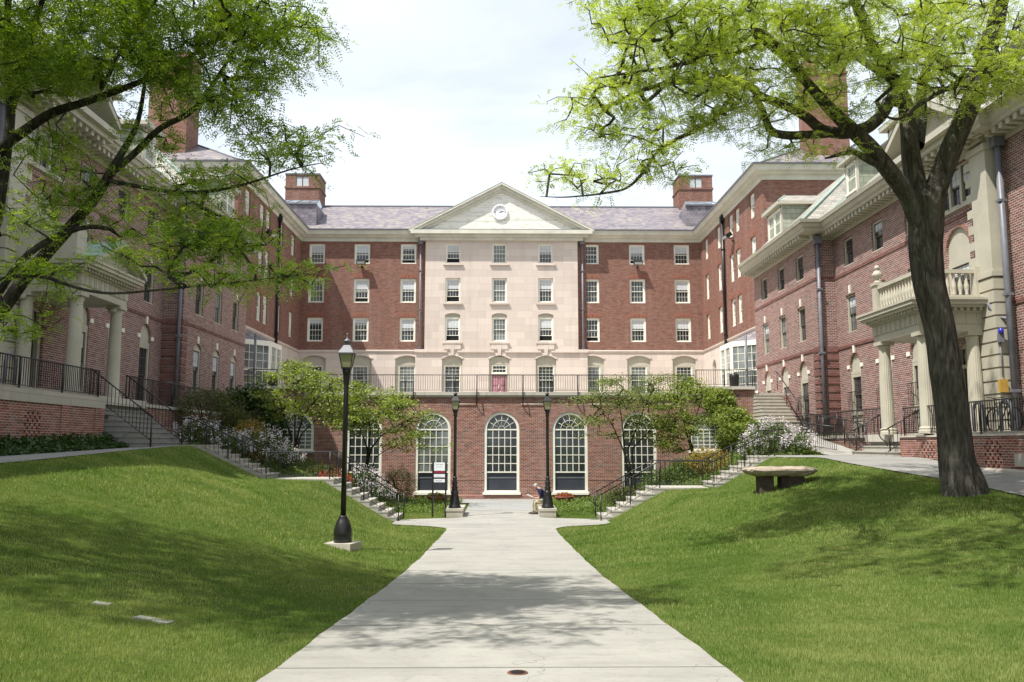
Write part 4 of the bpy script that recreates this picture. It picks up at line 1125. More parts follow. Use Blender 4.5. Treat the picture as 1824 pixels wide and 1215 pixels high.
    be.build('belt_course', M['quoinbrick'], w)
    pathF = [(XC, YC0), (XC, YB0-.25), (XB-.02, YB0-.25), (XB-.02, YA0), (XA, YA0), (XA, YA1)]
    co = MB(); sweep(co, pathF, [(0, 11.95+dz), (.08, 11.95+dz), (.1, 12.1+dz), (.16, 12.2+dz), (.66, 12.24+dz), (.68, 12.34+dz), (.78, 12.4+dz), (.84, 12.56+dz), (.7, 12.6+dz), (0, 12.56+dz)], s)
    coo = co.build('cornice', M['cream'], w)
    mo = MB()
    for (X, ya, yb) in ((XC, YC0+.3, YB0-.6), (XB-.02, YB0+.3, YA0-.2), (XA, YA0+.2, YA1-.1)):
        for y in np.arange(ya, yb, .36): a, b = sorted((s*(X-.14), s*(X-.60))); mo.box(a, b, y, y+.18, 12.06+dz, 12.235+dz)
    mo.build('modillions', M['cream'], coo)
    gt = MB(); sweep(gt, pathF, [(.8, 12.57+dz), (.9, 12.57+dz), (.94, 12.72+dz), (.9, 12.72+dz), (.84, 12.64+dz)], s); gt.build('gutter', M['cream'], coo)
    # roof
    rf = MB(); e = 12.62+dz; H_ = 4.6
    def P(X, Y, z): return (s*X, Y, z)
    ax0 = XA-.8; bx0 = XB-.8
    rf.add([P(ax0, YA0-.8, e), P(ax0, YA1, e), P(ax0+H_, YA1, e+H_*.92), P(ax0+H_, YA0+3.8-.8, e+H_*.92)], [(0, 1, 2, 3)])
    rf.add([P(ax0, YA0-.8, e), P(ax0+H_, YA0+3, e+H_*.92), P(bx0+H_, YA0+3, e+H_*.92), P(bx0, YA0-.8, e)], [(0, 1, 2, 3)])
    rf.add([P(bx0, YC0-.5, e), P(bx0, YA0-.78, e), P(bx0+H_, YA0+3, e+H_*.92), P(bx0+H_, YC0-.5, e+H_*.92)], [(0, 1, 2, 3)])
    rf.add([P(ax0+H_, YC0-.5, e+H_*.92), P(ax0+H_, YA1, e+H_*.92), P(24.5, YA1, e+H_*.5), P(24.5, YC0-.5, e+H_*.5)], [(0, 1, 2, 3)])
    ro = rf.build('roof', M['greenslate'], w)
    hp = MB(); hp.tube([P(ax0, YA0-.8, e+.03), P(ax0+H_, YA0+3, e+H_*.92+.03)], .07, 5); hp.tube([P(bx0+.02, YA0-.8, e+.03), P(bx0+H_, YA0+3, e+H_*.92+.05)], .05, 5)
    hp.build('hip_flashing', M['copper'], ro)
    def dormer(Y, xf, w2, z0, z1, nwin, ov=.28):
        slope = .92
        b = MB(); xr = xf+(z1-z0)/slope+1.2
        a0, a1 = sorted((s*xf, s*xr)); b.box(a0, a1, Y-w2, Y+w2, z0-1.2, z1)
        o = b.build('dormer', M['shingle'], w)
        f = MB(mk(xf-.004, Y)); f.box(-w2-.02, -w2+.12, -.05, .02, z0, z1); f.box(w2-.12, w2+.02, -.05, .02, z0, z1); f.box(-w2, w2, -.05, .02, z1-.12, z1); f.box(-w2, w2, -.08, .02, z0-.1, z0+.02)
        f.build('dormer_frame', M['cream'], o)
        n = nwin; ww_ = (2*w2-.24)/n
        for i in range(n):
            Mx = mk(xf-.06, Y); fm, p_, bb, dk = windata(round(ww_, 2), round(z1-z0-.16, 2), 3, 2, 2, .06, blind=.5)
            for nm, me_ in (('dormer_window', fm), ('pane', p_), ('blind', bb)):
                if nm == 'dormer_window':
                    c = bpy.data.objects.new(nm, me_); COL.objects.link(c); c.parent = o; c.matrix_basis = Mx @ Matrix.Translation((-w2+.12+ww_*(i+.5), 0, z0+.04))
                    if True: pass
        for nm, me_ in (('pane', p_), ('blind', bb)):
            g = MB(mk(xf-.06, Y))
            g.quad((-w2+.12, .09 if nm == 'pane' else .085, z0+.1 if nm == 'pane' else (z0+z1)/2), (w2-.12, .09 if nm == 'pane' else .085, z0+.1 if nm == 'pane' else (z0+z1)/2), (w2-.12, .09 if nm == 'pane' else .085, z1-.1), (-w2+.12, .09 if nm == 'pane' else .085, z1-.1))
            g.build(nm, M['glass'] if nm == 'pane' else M['blind'], o)
        c = MB(); x0_, x1_ = xf-ov, xr+1.5
        vs = [P(x0_, Y-w2-ov, z1+.16), P(x0_, Y+w2+ov, z1+.16), P(x1_, Y+w2+ov, z1+.16), P(x1_, Y-w2-ov, z1+.16), P(x0_+w2*.75, Y, z1+.16+w2*.62), P(x1_, Y, z1+.16+w2*.62)]
        c.add(vs, [(0, 4, 1), (1, 4, 5, 2), (0, 3, 5, 4)])
        rr = c.build('dormer_roof', M['greenslate'], o)
        t = MB(); a, b_ = sorted((s*x0_, s*x1_)); t.box(a, b_, Y-w2-ov, Y+w2+ov, z1+.0, z1+.155); t.build('dormer_eaves', M['cream'], o)
        k_ = MB(); k_.tube([vs[0], vs[4]], .045, 5); k_.tube([vs[1], vs[4]], .045, 5); k_.build('dormer_flashing', M['copper'], rr)
    dormer(43.5, 14.55, 1.12, 13.5+dz, 15.0+dz, 2)
    dormer(35.4, 15.3, .62, 13.5+dz, 14.95+dz, 1)
    dormer(31.2, 15.3, .62, 13.5+dz, 14.95+dz, 1)
    dormer(21.4, 15.6, .8, 13.5+dz, 15.0+dz, 1)
    # central bay: small pediment over the cornice
    pm = MB(); y0, y1 = 25.2, 29.4
    for (o0, zz0, zz1) in ((1.25, 12.5, 12.72), (1.05, 12.3, 12.5), (.35, 12.05, 12.3)):
        a, b = sorted((s*(XB-o0), s*(XB+.3))); pm.box(a, b, y0-o0*.3, y1+o0*.3, zz0+dz+.003, zz1+dz)
    for q in range(10): a, b = sorted((s*(XB-.95), s*(XB-.4))); y = y0+.2+q*.42; pm.box(a, b, y, y+.18, 12.14+dz, 12.3+dz)
    for k in range(4): a = s*(XB-.95+.25*k); a, b = sorted((a, a+.13*s)); pm.box(a, b, y0-.28, y0+.03, 12.16+dz, 12.3+dz)
    yc = (y0+y1)/2
    for q in (-1, 1):
        A_ = Vector((0, yc+q*(2.1+.45), 12.72+dz)); B_ = Vector((0, yc, 14.25+dz))
        xx0, xx1 = s*(XB-1.3), s*(XB-.2)
        vs = [(xx0, A_.y, A_.z), (xx0, B_.y, B_.z), (xx0, B_.y, B_.z+.26), (xx0, A_.y, A_.z+.2), (xx1, A_.y, A_.z), (xx1, B_.y, B_.z), (xx1, B_.y, B_.z+.26), (xx1, A_.y, A_.z+.2)]
        pm.add(vs, [(0,1,2,3), (4,7,6,5), (0,4,5,1), (1,5,6,2), (2,6,7,3), (3,7,4,0)])
    pm.add([(s*(XB-.5), y0-.3, 12.7+dz), (s*(XB-.5), y1+.3, 12.7+dz), (s*(XB-.5), yc, 14.3+dz)], [(0, 1, 2)])
    po = pm.build('bay_pediment', M['cream'], w)
    pr_ = MB(); 
    for q in (-1, 1): pr_.add([(s*(XB-1.32), yc+q*2.6, 12.93+dz), (s*(XB-1.32), yc, 14.53+dz), (s*(XB+3), yc, 14.53+dz), (s*(XB+3), yc+q*2.6, 12.93+dz)], [(0, 1, 2, 3)])
    pr_.build('bay_roof', M['greenslate'], po)
    if s > 0:
        cz = 11.9; cy = 28.35
        ct = MB(); ct.M = Matrix.Translation((XB-.18, cy, cz)) @ Matrix.Rotation(math.pi/2, 4, 'Y')
        ct.lathe((0, 0, 0), [(.02, -.22), (.22, -.16), (.3, -.06), (.3, 0)], 14)
        for a in np.linspace(0, 6.28, 9)[:-1]: ct.lathe((.36*math.cos(a), .3*math.sin(a), 0), [(.02, -.14), (.09, -.08), (.09, 0)], 8)
        ct.build('carved_cartouche', M['white'], w)
    # giant pilaster with quoins
    pi = MB(); X0, X1 = XB-.22, XC+.1
    a, b = sorted((s*X0, s*X1)); pi.box(a, b, YB0-.25, YB0+.62, 7.9+dz, 11.95+dz)
    for i in range(7):
        z = 8.25+dz+i*.52; a, b = sorted((s*(X0+.02), s*(X0+.2))); pi.box(a, b, YB0+.6, YB0+.95, z, z+.27)
    pi.box(*sorted((s*(X0-.08), s*(X1+.05))), YB0-.33, YB0+.72, 7.75+dz, 7.9+dz)
    pi.box(*sorted((s*(X0-.06), s*(X1+.05))), YB0-.31, YB0+.7, 11.75+dz, 11.95+dz)
    for i in range(12):
        z = 3.0+dz+i*.396; a, b = sorted((s*(X0-.04), s*(X1+.02))); pi.box(a, b, YB0-.3, YB0+.66, z, z+.34)
    a, b = sorted((s*(X0+.02), s*X1)); pi.box(a, b, YB0-.24, YB0+.6, 3.0+dz, 7.75+dz)
    pi.build('stone_pilaster', M['cream'] if s > 0 else M['cream'], w)
    spout(w, s*(XC-.25), YB0-.5, 3.0+dz, 12.2+dz, .1)
    spout(w, s*(XA+.12), YA0-.14, 2.6+dz*.6, 12.2+dz, .085)
    # porch
    pz = 3.0+dz; ct_ = 6.15+dz
    def column(x, y, flut):
        c = MB(); n = 40 if flut else 24
        prof_ = [(.29, 0), (.29, .08), (.26, .1), (.27, .16), (.22, .2), (.215, .9), (.205, 1.8), (.18, 2.85), (.185, 2.9), (.2, 2.93), (.2, 2.96), (.18, 2.98)]
        prof_ = [(r, z*(ct_-pz-.12)/2.98) for r, z in prof_]
        vs = []; 
        for r, z in prof_:
            for i in range(n):
                a = 2*math.pi*i/n; rr = r*(1-(.055 if flut and i % 2 and .25 < z < 2.7 else 0)); vs.append((x+rr*math.cos(a), y+rr*math.sin(a), pz+z))
        fs = [(j*n+i, j*n+(i+1) % n, (j+1)*n+(i+1) % n, (j+1)*n+i) for j in range(len(prof_)-1) for i in range(n)]
        c.add(vs, fs, not flut); c.box(x-.31, x+.31, y-.31, y+.31, pz-.02, pz+.0); c.box(x-.25, x+.25, y-.25, y+.25, ct_-.12, ct_)
        if not flut:
            for q in (-1, 1): c.tube([(x+s*-.1, y+q*.24, ct_-.17), (x+s*.15, y+q*.24, ct_-.17)], .075, 10)
        c.build('column', M['cream'], w)
    for (x, y) in ((13.2, 28.7), (13.2, 26.0), (14.75, 26.0)): column(s*x, y, s > 0)
    en = MB(); xi, xo = 12.98, 15.2
    ya, yb = 25.75, 28.95
    for (g_, z0, z1) in ((0, 6.15, 6.38), (.03, 6.38, 6.72), (.08, 6.72, 6.8), (.3, 6.87, 6.96), (.38, 6.96, 7.08), (.42, 7.08, 7.16)):
        a, b = sorted((s*(xi-g_), s*xo)); en.box(a, b, ya-g_, yb+g_, z0+dz, z1+dz-.002)
    a, b = sorted((s*(xi+.5), s*xo)); en.box(a, b, ya+.4, yb-.4, 6.8+dz, 6.87+dz)
    for y in np.arange(ya-.2, yb+.2, .2): a, b = sorted((s*(xi-.22), s*(xi+.1))); en.box(a, b, y, y+.1, 6.78+dz, 6.868+dz)
    for x_ in np.arange(xi, xo, .2): a, b = sorted((s*x_, s*(x_+.1))); en.box(a, b, ya-.22, ya+.1, 6.78+dz, 6.868+dz)
    for y in np.arange(ya+.1, yb-.2, .34):
        a, b = sorted((s*(xi-.05), s*(xi))); en.box(a, b, y, y+.06, 6.4+dz, 6.7+dz); en.box(a, b, y+.1, y+.16, 6.4+dz, 6.7+dz)
    for x_ in np.arange(xi+.1, xo-.3, .34):
        a, b = sorted((s*x_, s*(x_+.06))); en.box(a, b, ya-.05, ya, 6.4+dz, 6.7+dz)
    en.build('entablature', M['cream'], w)
    fl_ = MB(); a, b = sorted((s*(13.2 if s > 0 else 12.8), s*15.19)); fl_.box(a, b, 12.2, 30.6, pz-.25, pz); fl_.build('porch_floor', M['cap'], w)
    if s > 0:
        ba = MB(); zb0 = 7.16
        a, b = xi+.02, xo-.3
        ba.box(a, a+.3, yb-.28, yb+.02, zb0, 8.15); ba.box(a-.04, a+.34, yb-.32, yb+.06, 8.15, 8.25)
        ba.lathe((a+.15, yb-.13, 8.25), [(.15, 0), (.13, .05), (.06, .1), (.06, .14), (.17, .24), (.18, .32), (.1, .42), (.04, .46), (.09, .5), (.1, .55), (.06, .62), (.01, .64)], 14)
        ba.box(b-.05, b+.25, ya+.0, ya+.3, zb0, 8.2); ba.box(a, a+.3, ya, ya+.3, zb0, 8.15)
        for (x0_, x1_, y0_, y1_) in ((a+.07, a+.23, ya+.3, yb-.28), (a+.3, b-.05, ya+.07, ya+.23)):
            ba.box(x0_, x1_, y0_, y1_, zb0, zb0+.14); ba.box(x0_-.02, x1_+.02, y0_, y1_, 8.0, 8.12)
        bp = [(.05, 0), (.05, .05), (.035, .08), (.07, .22), (.075, .32), (.035, .52), (.04, .6), (.055, .66), (.055, .7)]
        for y in np.arange(ya+.42, yb-.35, .2): ba.lathe((a+.15, y, zb0+.14), bp, 10)
        for x_ in np.arange(a+.42, b-.1, .2): ba.lathe((x_, ya+.15, zb0+.14), bp, 10)
        ba.build('balustrade', M['cream'], w)
        gp = MB(); gp.tube([(14.9, 25.3, 6.95), (15.05, 25.1, 6.5), (15.25, 24.85, 6.4), (15.3, 24.8, 6.4)], .05, 6); gp.build('branch_pipe', M['lead'], w)
    else:
        g = MB(); yc = (ya+yb)/2+.35; y0, y1 = ya+.2, yb+.45
        for q in (-1, 1):
            A_ = (yc+q*(y1-y0)/2*1.02, 7.16+dz); B_ = (yc, 7.16+.86+dz)
            for (o, t0, t1) in ((xi-.45, 0, .14), (xi-.3, -.12, 0)):
                vs = [(s*o, A_[0], A_[1]+t0), (s*o, B_[0], B_[1]+t0), (s*o, B_[0], B_[1]+t1), (s*o, A_[0], A_[1]+t1)]
                vs += [(s*(xi+2.0), v[1], v[2]) for v in vs]
                g.add(vs, [(0,1,2,3), (4,7,6,5), (0,4,5,1), (1,5,6,2), (2,6,7,3), (3,7,4,0)])
        g.add([(s*(xi-.1), y0, 7.14+dz), (s*(xi-.1), y1, 7.14+dz), (s*(xi-.1), yc, 7.95+dz)], [(0, 1, 2)])
        go = g.build('porch_pediment', M['cream'], w)
        gr = MB()
        for q in (-1, 1): gr.add([(s*(xi-.46), yc+q*(y1-y0)/2*1.02, 7.31+dz), (s*(xi-.46), yc, 8.17+dz), (s*(xi+2.1), yc, 8.17+dz), (s*(xi+2.1), yc+q*(y1-y0)/2*1.02, 7.31+dz)], [(0, 1, 2, 3)])
        gr.build('porch_roof', M['copper'], go)
        pa = MB(); a, b = sorted((s*(xi+.15), s*15.1)); pa.box(a, b, ya-.1, ya+.5, 7.16+dz, 8.2+dz); pa.box(*sorted((s*(xi+.1), s*15.1)), ya-.15, ya+.55, 8.2+dz, 8.3+dz)
        pa.lathe((s*(xi+.4), ya+.2, 8.3+dz), [(.12, 0), (.06, .06), (.15, .2), (.1, .34), (.02, .38)], 12)
        pa.build('parapet', M['cream'], w)
    return w
wR = wing(1, 0.0); wL = wing(-1, 1.2)

# ------------------------------------------------------------------ porch walls, platforms, their steps and railings
def vents(mb, Mx, cx, cz, nx_, nz_, ops):
    for i in range(nx_):
        for j in range(nz_):
            if (i+j) % 2: continue
            x = cx+(i-nx_/2)*.115; z = cz+(j-nz_/2)*.1
            ops.append((x, x+.09, z, z+.075, 0, .12))
def porchwall(s, X, y0, y1, ztop, zbase, vy, cap, label, slope=0):
    t = thing('porch_wall', label, 'wall', (s*X, (y0+y1)/2, zbase))
    Mx = frame(s*X, y1, 'R' if s > 0 else 'L'); b = MB(Mx); ops = []
    for (Y, z) in vy: vents(b, Mx, (y1-Y)*s, z, 7, 8, ops)
    xa, xb = sorted((0, (y1-y0)*s)); wall(b, xa, xb, zbase-.6, ztop, ops)
    b.M = Matrix(); a, c = sorted((s*X, s*(X+.3)))
    b.quad((a, y1, zbase-.6), (c, y1, zbase-.6), (c, y1, ztop), (a, y1, ztop)); b.quad((a, y0, zbase-1), (c, y0, zbase-1), (c, y0, ztop), (a, y0, ztop))
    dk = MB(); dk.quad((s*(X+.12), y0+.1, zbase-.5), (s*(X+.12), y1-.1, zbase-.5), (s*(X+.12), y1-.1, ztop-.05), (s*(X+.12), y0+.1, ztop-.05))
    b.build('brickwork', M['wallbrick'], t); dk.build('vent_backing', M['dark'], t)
    c_ = MB(); a, c = sorted((s*(X-.04), s*(X+.32))); c_.box(a, c, y0, y1+.03, ztop, ztop+cap); c_.build('coping', M['concrete_old'] if s < 0 else M['cap'], t)
    return t
pwR = porchwall(1, 13.0, 12.2, 27.5, 2.88, 1.5, [(25.7, 2.35), (22.3, 2.35)], .05, 'low brick porch wall on the right with honeycomb vents and a weathered stone base')
sb = MB(); sb.add([(12.93, 12.2, .6), (12.93, 23.9, .9), (12.93, 23.9, 2.0), (12.93, 12.2, 1.9), (13.0, 12.2, 1.95), (13.0, 23.9, 2.05)], [(0, 1, 2, 3), (3, 2, 5, 4)])
sb.build('stone_base', M['concrete_old'], pwR)
sb = MB(); sb.box(12.95, 13.0, 12.2, 21.3, 2.1, 2.42); sb.build('stone_band', M['concrete_old'], pwR)
pwL = porchwall(-1, 12.6, 12.2, 26.9, 3.78, 2.4, [(22.9, 3.15)], .34, 'brick porch wall on the left with a thick stained concrete coping')
for y in (24.6, 26.6): 
    q = MB(); q.box(-12.6, -12.56, y-.3, y+.3, 2.0, 3.78); q.build('brick_pier', M['wallbrick'], pwL)
# platforms along the wing fronts
def platform(s, X, y0, y1, zt, zb, label):
    t = thing('platform_wall', label, 'wall', (s*X, y0, zb)); b = MB(); a, c = sorted((s*X, s*15.0)); b.box(a, c, y0, y1, zb-.8, zt-.1); b.build('brickwork', M['wallbrick'], t)
    c_ = MB(); a, c = sorted((s*(X-.05), s*14.25)); c_.box(a, c, y0-.02, y1, zt-.1, zt+.02); c_.build('coping', M['cap'], t)
platform(1, 13.75, 30.62, 40.5, 3.0, 2.3, 'low brick platform with pale coping along the foot of the right wing')
platform(-1, 13.4, 30.62, 43.5, 4.15, 2.8, 'raised brick platform along the foot of the left wing behind the shrubs')
def psteps(s, X0, X1, y0, y1, z0, z1, n, label):
    t = thing('porch_steps', label, 'steps', (s*X0, (y0+y1)/2, z0)); b = MB()
    for i in range(n):
        a = X0+(X1-X0)*i/n; x0, x1 = sorted((s*a, s*(X1+.4))); y1_ = y1+(.0 if i else .12); zt_ = z0+(z1-z0)*(i+1)/n; b.box(x0, x1, y0+.012*i, y1_, z0-.5 if i == 0 else z0+(z1-z0)*i/n, zt_-.04); c0, c1 = sorted((s*(a-.03), s*(X1+.4))); b.box(c0, c1, y0+.012*i-.025, y1_, zt_-.04, zt_)
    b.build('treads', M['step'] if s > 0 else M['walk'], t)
psteps(1, 12.75, 14.0, 27.53, 30.6, 2.24, 2.98, 4, 'four pale stone steps up to the right porch')
psteps(-1, 11.35, 13.4, 26.95, 30.6, 2.56, 4.15, 9, 'stained grey steps climbing to the left porch')
fence('porch_fence', 'black iron fence along the top of the right porch wall', 'railing', [(13.12, 27.4, 2.93), (13.12, 12.4, 2.93)], .9, .11, 2.2, pr=.012)
fence('porch_fence', 'black iron fence along the top of the left porch wall', 'railing', [(-12.75, 26.8, 4.12), (-12.75, 12.4, 4.12)], .85, .11, 2.2, pr=.012)
fence('platform_fence', 'black iron fence on the platform beside the right wing', 'railing', [(13.85, 30.7, 3.02), (13.85, 40.4, 3.02)], .95, .12, 2.0)
fence('platform_fence', 'black iron fence on the platform beside the left wing', 'railing', [(-13.5, 30.7, 4.17), (-13.5, 43.4, 4.17)], .95, .12, 2.0)
fence('ramp_fence', 'black double-rail fence beside the pale ramp on the right', 'railing', [(11.2, 37.2, float(H(11.2, 37.2))+.1), (12.0, 33.0, float(H(12., 33.))+.05), (12.55, 31.6, 2.36)], .95, .11, 2.0)
fence('ramp_fence', 'low black fence between the ramp and the brick platform', 'railing', [(13.5, 37.5, 3.1), (13.5, 33.6, 2.75), (13.35, 30.85, 2.4)], .95, .13, 2.2, curl=[((13.35, 30.85, 2.4), -.3, -.9)])
for (y, nm) in ((27.75, 'nearer'), (30.4, 'farther')):
    fence('step_rail', 'curly-ended black handrail on the %s side of the right porch steps' % nm, 'handrail', [(12.7, y, 2.3), (14.0, y, 3.05)], .85, .16, None, posts=[(12.78, y, 2.3), (14.0, y, 3.0)], curl=[((12.7, y, 2.3), -1, 0)], low=.12)
    fence('step_rail', 'black handrail on the %s side of the left porch steps' % nm, 'handrail', [(-11.2, y-.4, 2.62), (-13.3, y-.4, 4.2)], .9, .15, None, posts=[(-11.25, y-.4, 2.6), (-13.3, y-.4, 4.2)], low=.12)
# back stair up to the terrace on the right
t = thing('terrace_steps', 'pale stone steps rising beside the right wing to the terrace', 'steps', (12.9, 38.7, 3.5)); b = MB()
for i in range(9): b.box(12.35+.01*i, 13.72, 38.7+.298*i, 41.38, (2.6 if i == 0 else 3.55+.17*i), 3.55+.17*(i+1)-.04); b.box(12.33+.01*i, 13.72, 38.67+.298*i, 41.38, 3.55+.17*(i+1)-.04, 3.55+.17*(i+1))
b.build('treads', M['concrete_old'], t)
t = thing('terrace_handrail', 'thin black rail sloping down the terrace steps by the arched windows', 'handrail', (13.6, 37.7, 3.5)); b = MB()
b.tube([(13.6, 41.9, 6.25), (13.6, 41.4, 6.25), (13.6, 38.6, 4.65), (13.6, 38.45, 4.2)], .025, 6)
for y, z in ((41.3, 5.3), (40.0, 4.5), (38.7, 3.7)): b.tube([(13.6, y, z), (13.6, y, z+.88)], .02, 5)
b.build('handrail', M['iron'], t)

# ------------------------------------------------------------------ the twin garden stairs
for s in (-1, 1):
    g = ST[s]
    t = thing('garden_stairs', 'left flight of pale concrete garden stairs with a landing halfway' if s < 0 else 'right flight of pale concrete garden stairs behind the stone bench', 'stairs', (s*g['x0'], 30.4, 0))
    b = MB(); tops = []
    for i in range(g['n1']):
        xa = g['x0']+i*g['t1']; zz = (i+1)*g['r1']; xb = xa+g['t1']+.03 if i < g['n1']-1 else g['xu']+.03
        tops.append((xa, xb, zz))
    for i in range(g['n2']):
        xa = g['xu']+i*g['t2']; zz = g['zl']+(i+1)*g['r2']; xb = xa+g['t2']+.03 if i < g['n2']-1 else g['xt']+1.0
        tops.append((xa, xb, zz))
    for k, (xa, xb, zz) in enumerate(tops):
        a, c = sorted((s*xa, s*xb)); o = .0015*k
        b.box(a, c, YS0-o, YS1+o, zz-.62, zz-.05)
        a, c = sorted((s*(xa-.02), s*xb)); b.box(a, c, YS0-.01-o, YS1+.01+o, zz-.05, zz)
    b.build('treads', M['step'], t)
    for (y, nm) in ((YS0+.12, 'near'), (YS1-.1, 'far')):
        ft = [(s*(g['x0']-.05), y, .0), (s*g['xl']-s*.15, y, g['zl']), (s*(g['xu']), y, g['zl']), (s*(g['xt']+.15), y, g['zt']), (s*(g['xt']+.5), y, g['zt'])]
        posts = [ft[0], ft[1], ft[2], ft[3]]+[tuple(Vector(ft[0]).lerp(Vector(ft[1]), .5)), tuple(Vector(ft[2]).lerp(Vector(ft[3]), .5))]
        fence('stair_railing', '%s black picket handrail of the %s garden stairs' % ('nearer' if nm == 'near' else 'farther', 'left' if s < 0 else 'right'), 'handrail', ft, .92, .165, None, posts=posts, pr=.0095, rr=.02, curl=[(ft[0], -s, 0)], low=.12)
# ------------------------------------------------------------------ lamps
def lantern(t, x, y, z, top=.0):
    S_ = .78
    """z = bottom of the lantern"""
    def ringbox(mb, z0, w0, z1, w1):
        vs = [(x+a*w0, y+b*w0, z0) for a, b in ((-1,-1), (1,-1), (1,1), (-1,1))]+[(x+a*w1, y+b*w1, z1) for a, b in ((-1,-1), (1,-1), (1,1), (-1,1))]
        mb.add(vs, [(0,3,2,1), (4,5,6,7), (0,1,5,4), (1,2,6,5), (2,3,7,6), (3,0,4,7)])
    g = MB(Matrix.Translation((x, y, z)) @ Matrix.Scale(.78, 4) @ Matrix.Translation((-x, -y, -z))); ringbox(g, z+.03, .115, z+.41, .185); go = g.build('lamp_glass', M['lampglass'], t)
    f = MB(Matrix.Translation((x, y, z)) @ Matrix.Scale(.78, 4) @ Matrix.Translation((-x, -y, -z)))
    for a, b in ((-1,-1), (1,-1), (1,1), (-1,1)): f.tube([(x+a*.12, y+b*.12, z), (x+a*.195, y+b*.195, z+.42)], .013, 4)
    ringbox(f, z-.02, .13, z+.025, .135); f.build('lantern_frame', M['iron'], t)
    c = MB(Matrix.Translation((x, y, z)) @ Matrix.Scale(.78, 4) @ Matrix.Translation((-x, -y, -z))); ringbox(c, z+.41, .225, z+.44, .225); ringbox(c, z+.44, .215, z+.66, .085); c.lathe((x, y, z+.66), [(.07, 0), (.07, .1), (.11, .11), (.11, .13), (.03, .19), (.02, .22), (.02, .3), (.035, .33), (.0, .36)], 12)
    c.build('lantern_roof', M['lead'] if top else M['iron'], t)
t = thing('street_lamp', 'tall black lamp post with bell base on a concrete block in the left lawn', 'street lamp', (-3.42, 18.6, .3), 'lamp posts with four-sided lanterns')
q = MB(); zb = .56
q.lathe((-3.42, 18.6, zb), [(.19, 0), (.195, .1), (.19, .13), (.2, .16), (.195, .25), (.17, .36), (.13, .46), (.085, .54), (.085, .56), (.06, .57)], 28); q.build('bell_base', M['iron'], t)
q = MB(); q.lathe((-3.42, 18.6, zb+.55), [(.06, 0), (.052, 2.75), (.05, 2.77), (.065, 2.95), (.075, 3.0), (.075, 3.08), (.09, 3.1), (.095, 3.22), (.08, 3.24)], 20); q.build('post', M['iron'], t)
q = MB(); q.M = Matrix.Translation((-3.42, 18.6, 0)) @ Matrix.Rotation(R(-14), 4, 'Z'); q.box(-.31, .31, -.3, .3, .1, zb); q.build('concrete_block', M['concrete_old'], t)
lantern(t, -3.42, 18.6, zb+3.76, 1)
def farlamp(x, lab):
    t = thing('street_lamp', lab, 'street lamp', (x, 31.6, .3), 'lamp posts with four-sided lanterns')
    zb = .33; q = MB()
    q.lathe((x, 31.6, zb), [(.23, 0), (.23, .06), (.2, .1), (.19, .2), (.15, .42), (.13, .5), (.15, .54), (.15, .58), (.11, .62), (.1, .7), (.12, .74), (.09, .78), (.085, .88), (.11, .93), (.08, .97), (.07, 1.05), (.09, 1.1), (.06, 1.15)], 18); q.build('fluted_base', M['iron'], t)
    q = MB(); q.lathe((x, 31.6, zb+1.15), [(.06, 0), (.052, 2.2), (.08, 2.25), (.06, 2.3), (.1, 2.42), (.1, 2.46)], 14); q.build('post', M['iron'], t)
    lantern(t, x, 31.6, zb+3.6)
farlamp(-1.72, 'black lamp post with stepped base left of the inner path, beside the sign')
farlamp(1.72, 'black lamp post with stepped base on the right, beside the seated man')
for s in (-1, 1):
    b = MB(); a, c = sorted((s*1.4, s*2.0)); b.box(a, c, 31.2, 33.3, -.1, .24); b.box(*sorted((s*1.38, s*2.02)), 31.18, 33.32, .24, .33)
    tag(b.build('curb_block', M['concrete_old']), 'long low granite block under the left inner lamp post' if s < 0 else 'long low granite block the man is sitting on', 'stone block')
# ------------------------------------------------------------------ sign
t = thing('sign_board', 'slim black two-post campus sign with white panels and a crimson band', 'sign', (-2.25, 31.3, 0))
MS = Matrix.Translation((-2.27, 31.3, 0)) @ Matrix.Rotation(R(-8), 4, 'Z')
for x in (-.24, .24): q = MB(MS); q.box(x-.028, x+.028, -.028, .028, -.05, 2.02); q.build('post', M['iron'], t)
q = MB(MS); q.box(-.21, .21, -.012, .012, 1.7, 2.0); p1 = q.build('panel', M['signwhite'], t)
q = MB(MS); q.box(-.212, .212, -.016, .016, 1.61, 1.69); q.build('crimson_band', M['burgundy'], t)
q = MB(MS); q.box(-.212, .212, -.014, .014, 1.58, 1.605); q.box(-.212, .212, -.014, .014, 1.41, 1.45); q.build('cross_bar', M['iron'], t)
q = MB(MS); q.box(-.21, .21, -.012, .012, 1.46, 1.575); q.build('panel', M['signwhite'], t)
q = MB(MS); q.box(-.21, .21, -.012, .012, 1.28, 1.4); q.build('panel', M['signwhite'], t)
q = MB(MS)
def txt(x, z, n, h, w):
    rr = random.Random(n)
    for k in range(n):
        if k == n//2: continue
        xx = x+k*w*1.35; q.box(xx, xx+w*.25, -.0145, -.012, z, z+h); q.box(xx, xx+w, -.0145, -.012, z+(h*.8 if rr.random() < .5 else h*.4), z+(h if rr.random() < .5 else h*.6)+.002)
txt(-.13, 1.905, 14, .025, .014); txt(-.12, 1.82, 18, .014, .009); txt(-.12, 1.5, 18, .014, .009); txt(-.16, 1.34, 22, .014, .009); txt(-.12, 1.31, 16, .012, .009)
q.build('lettering', M['ink'], p1)
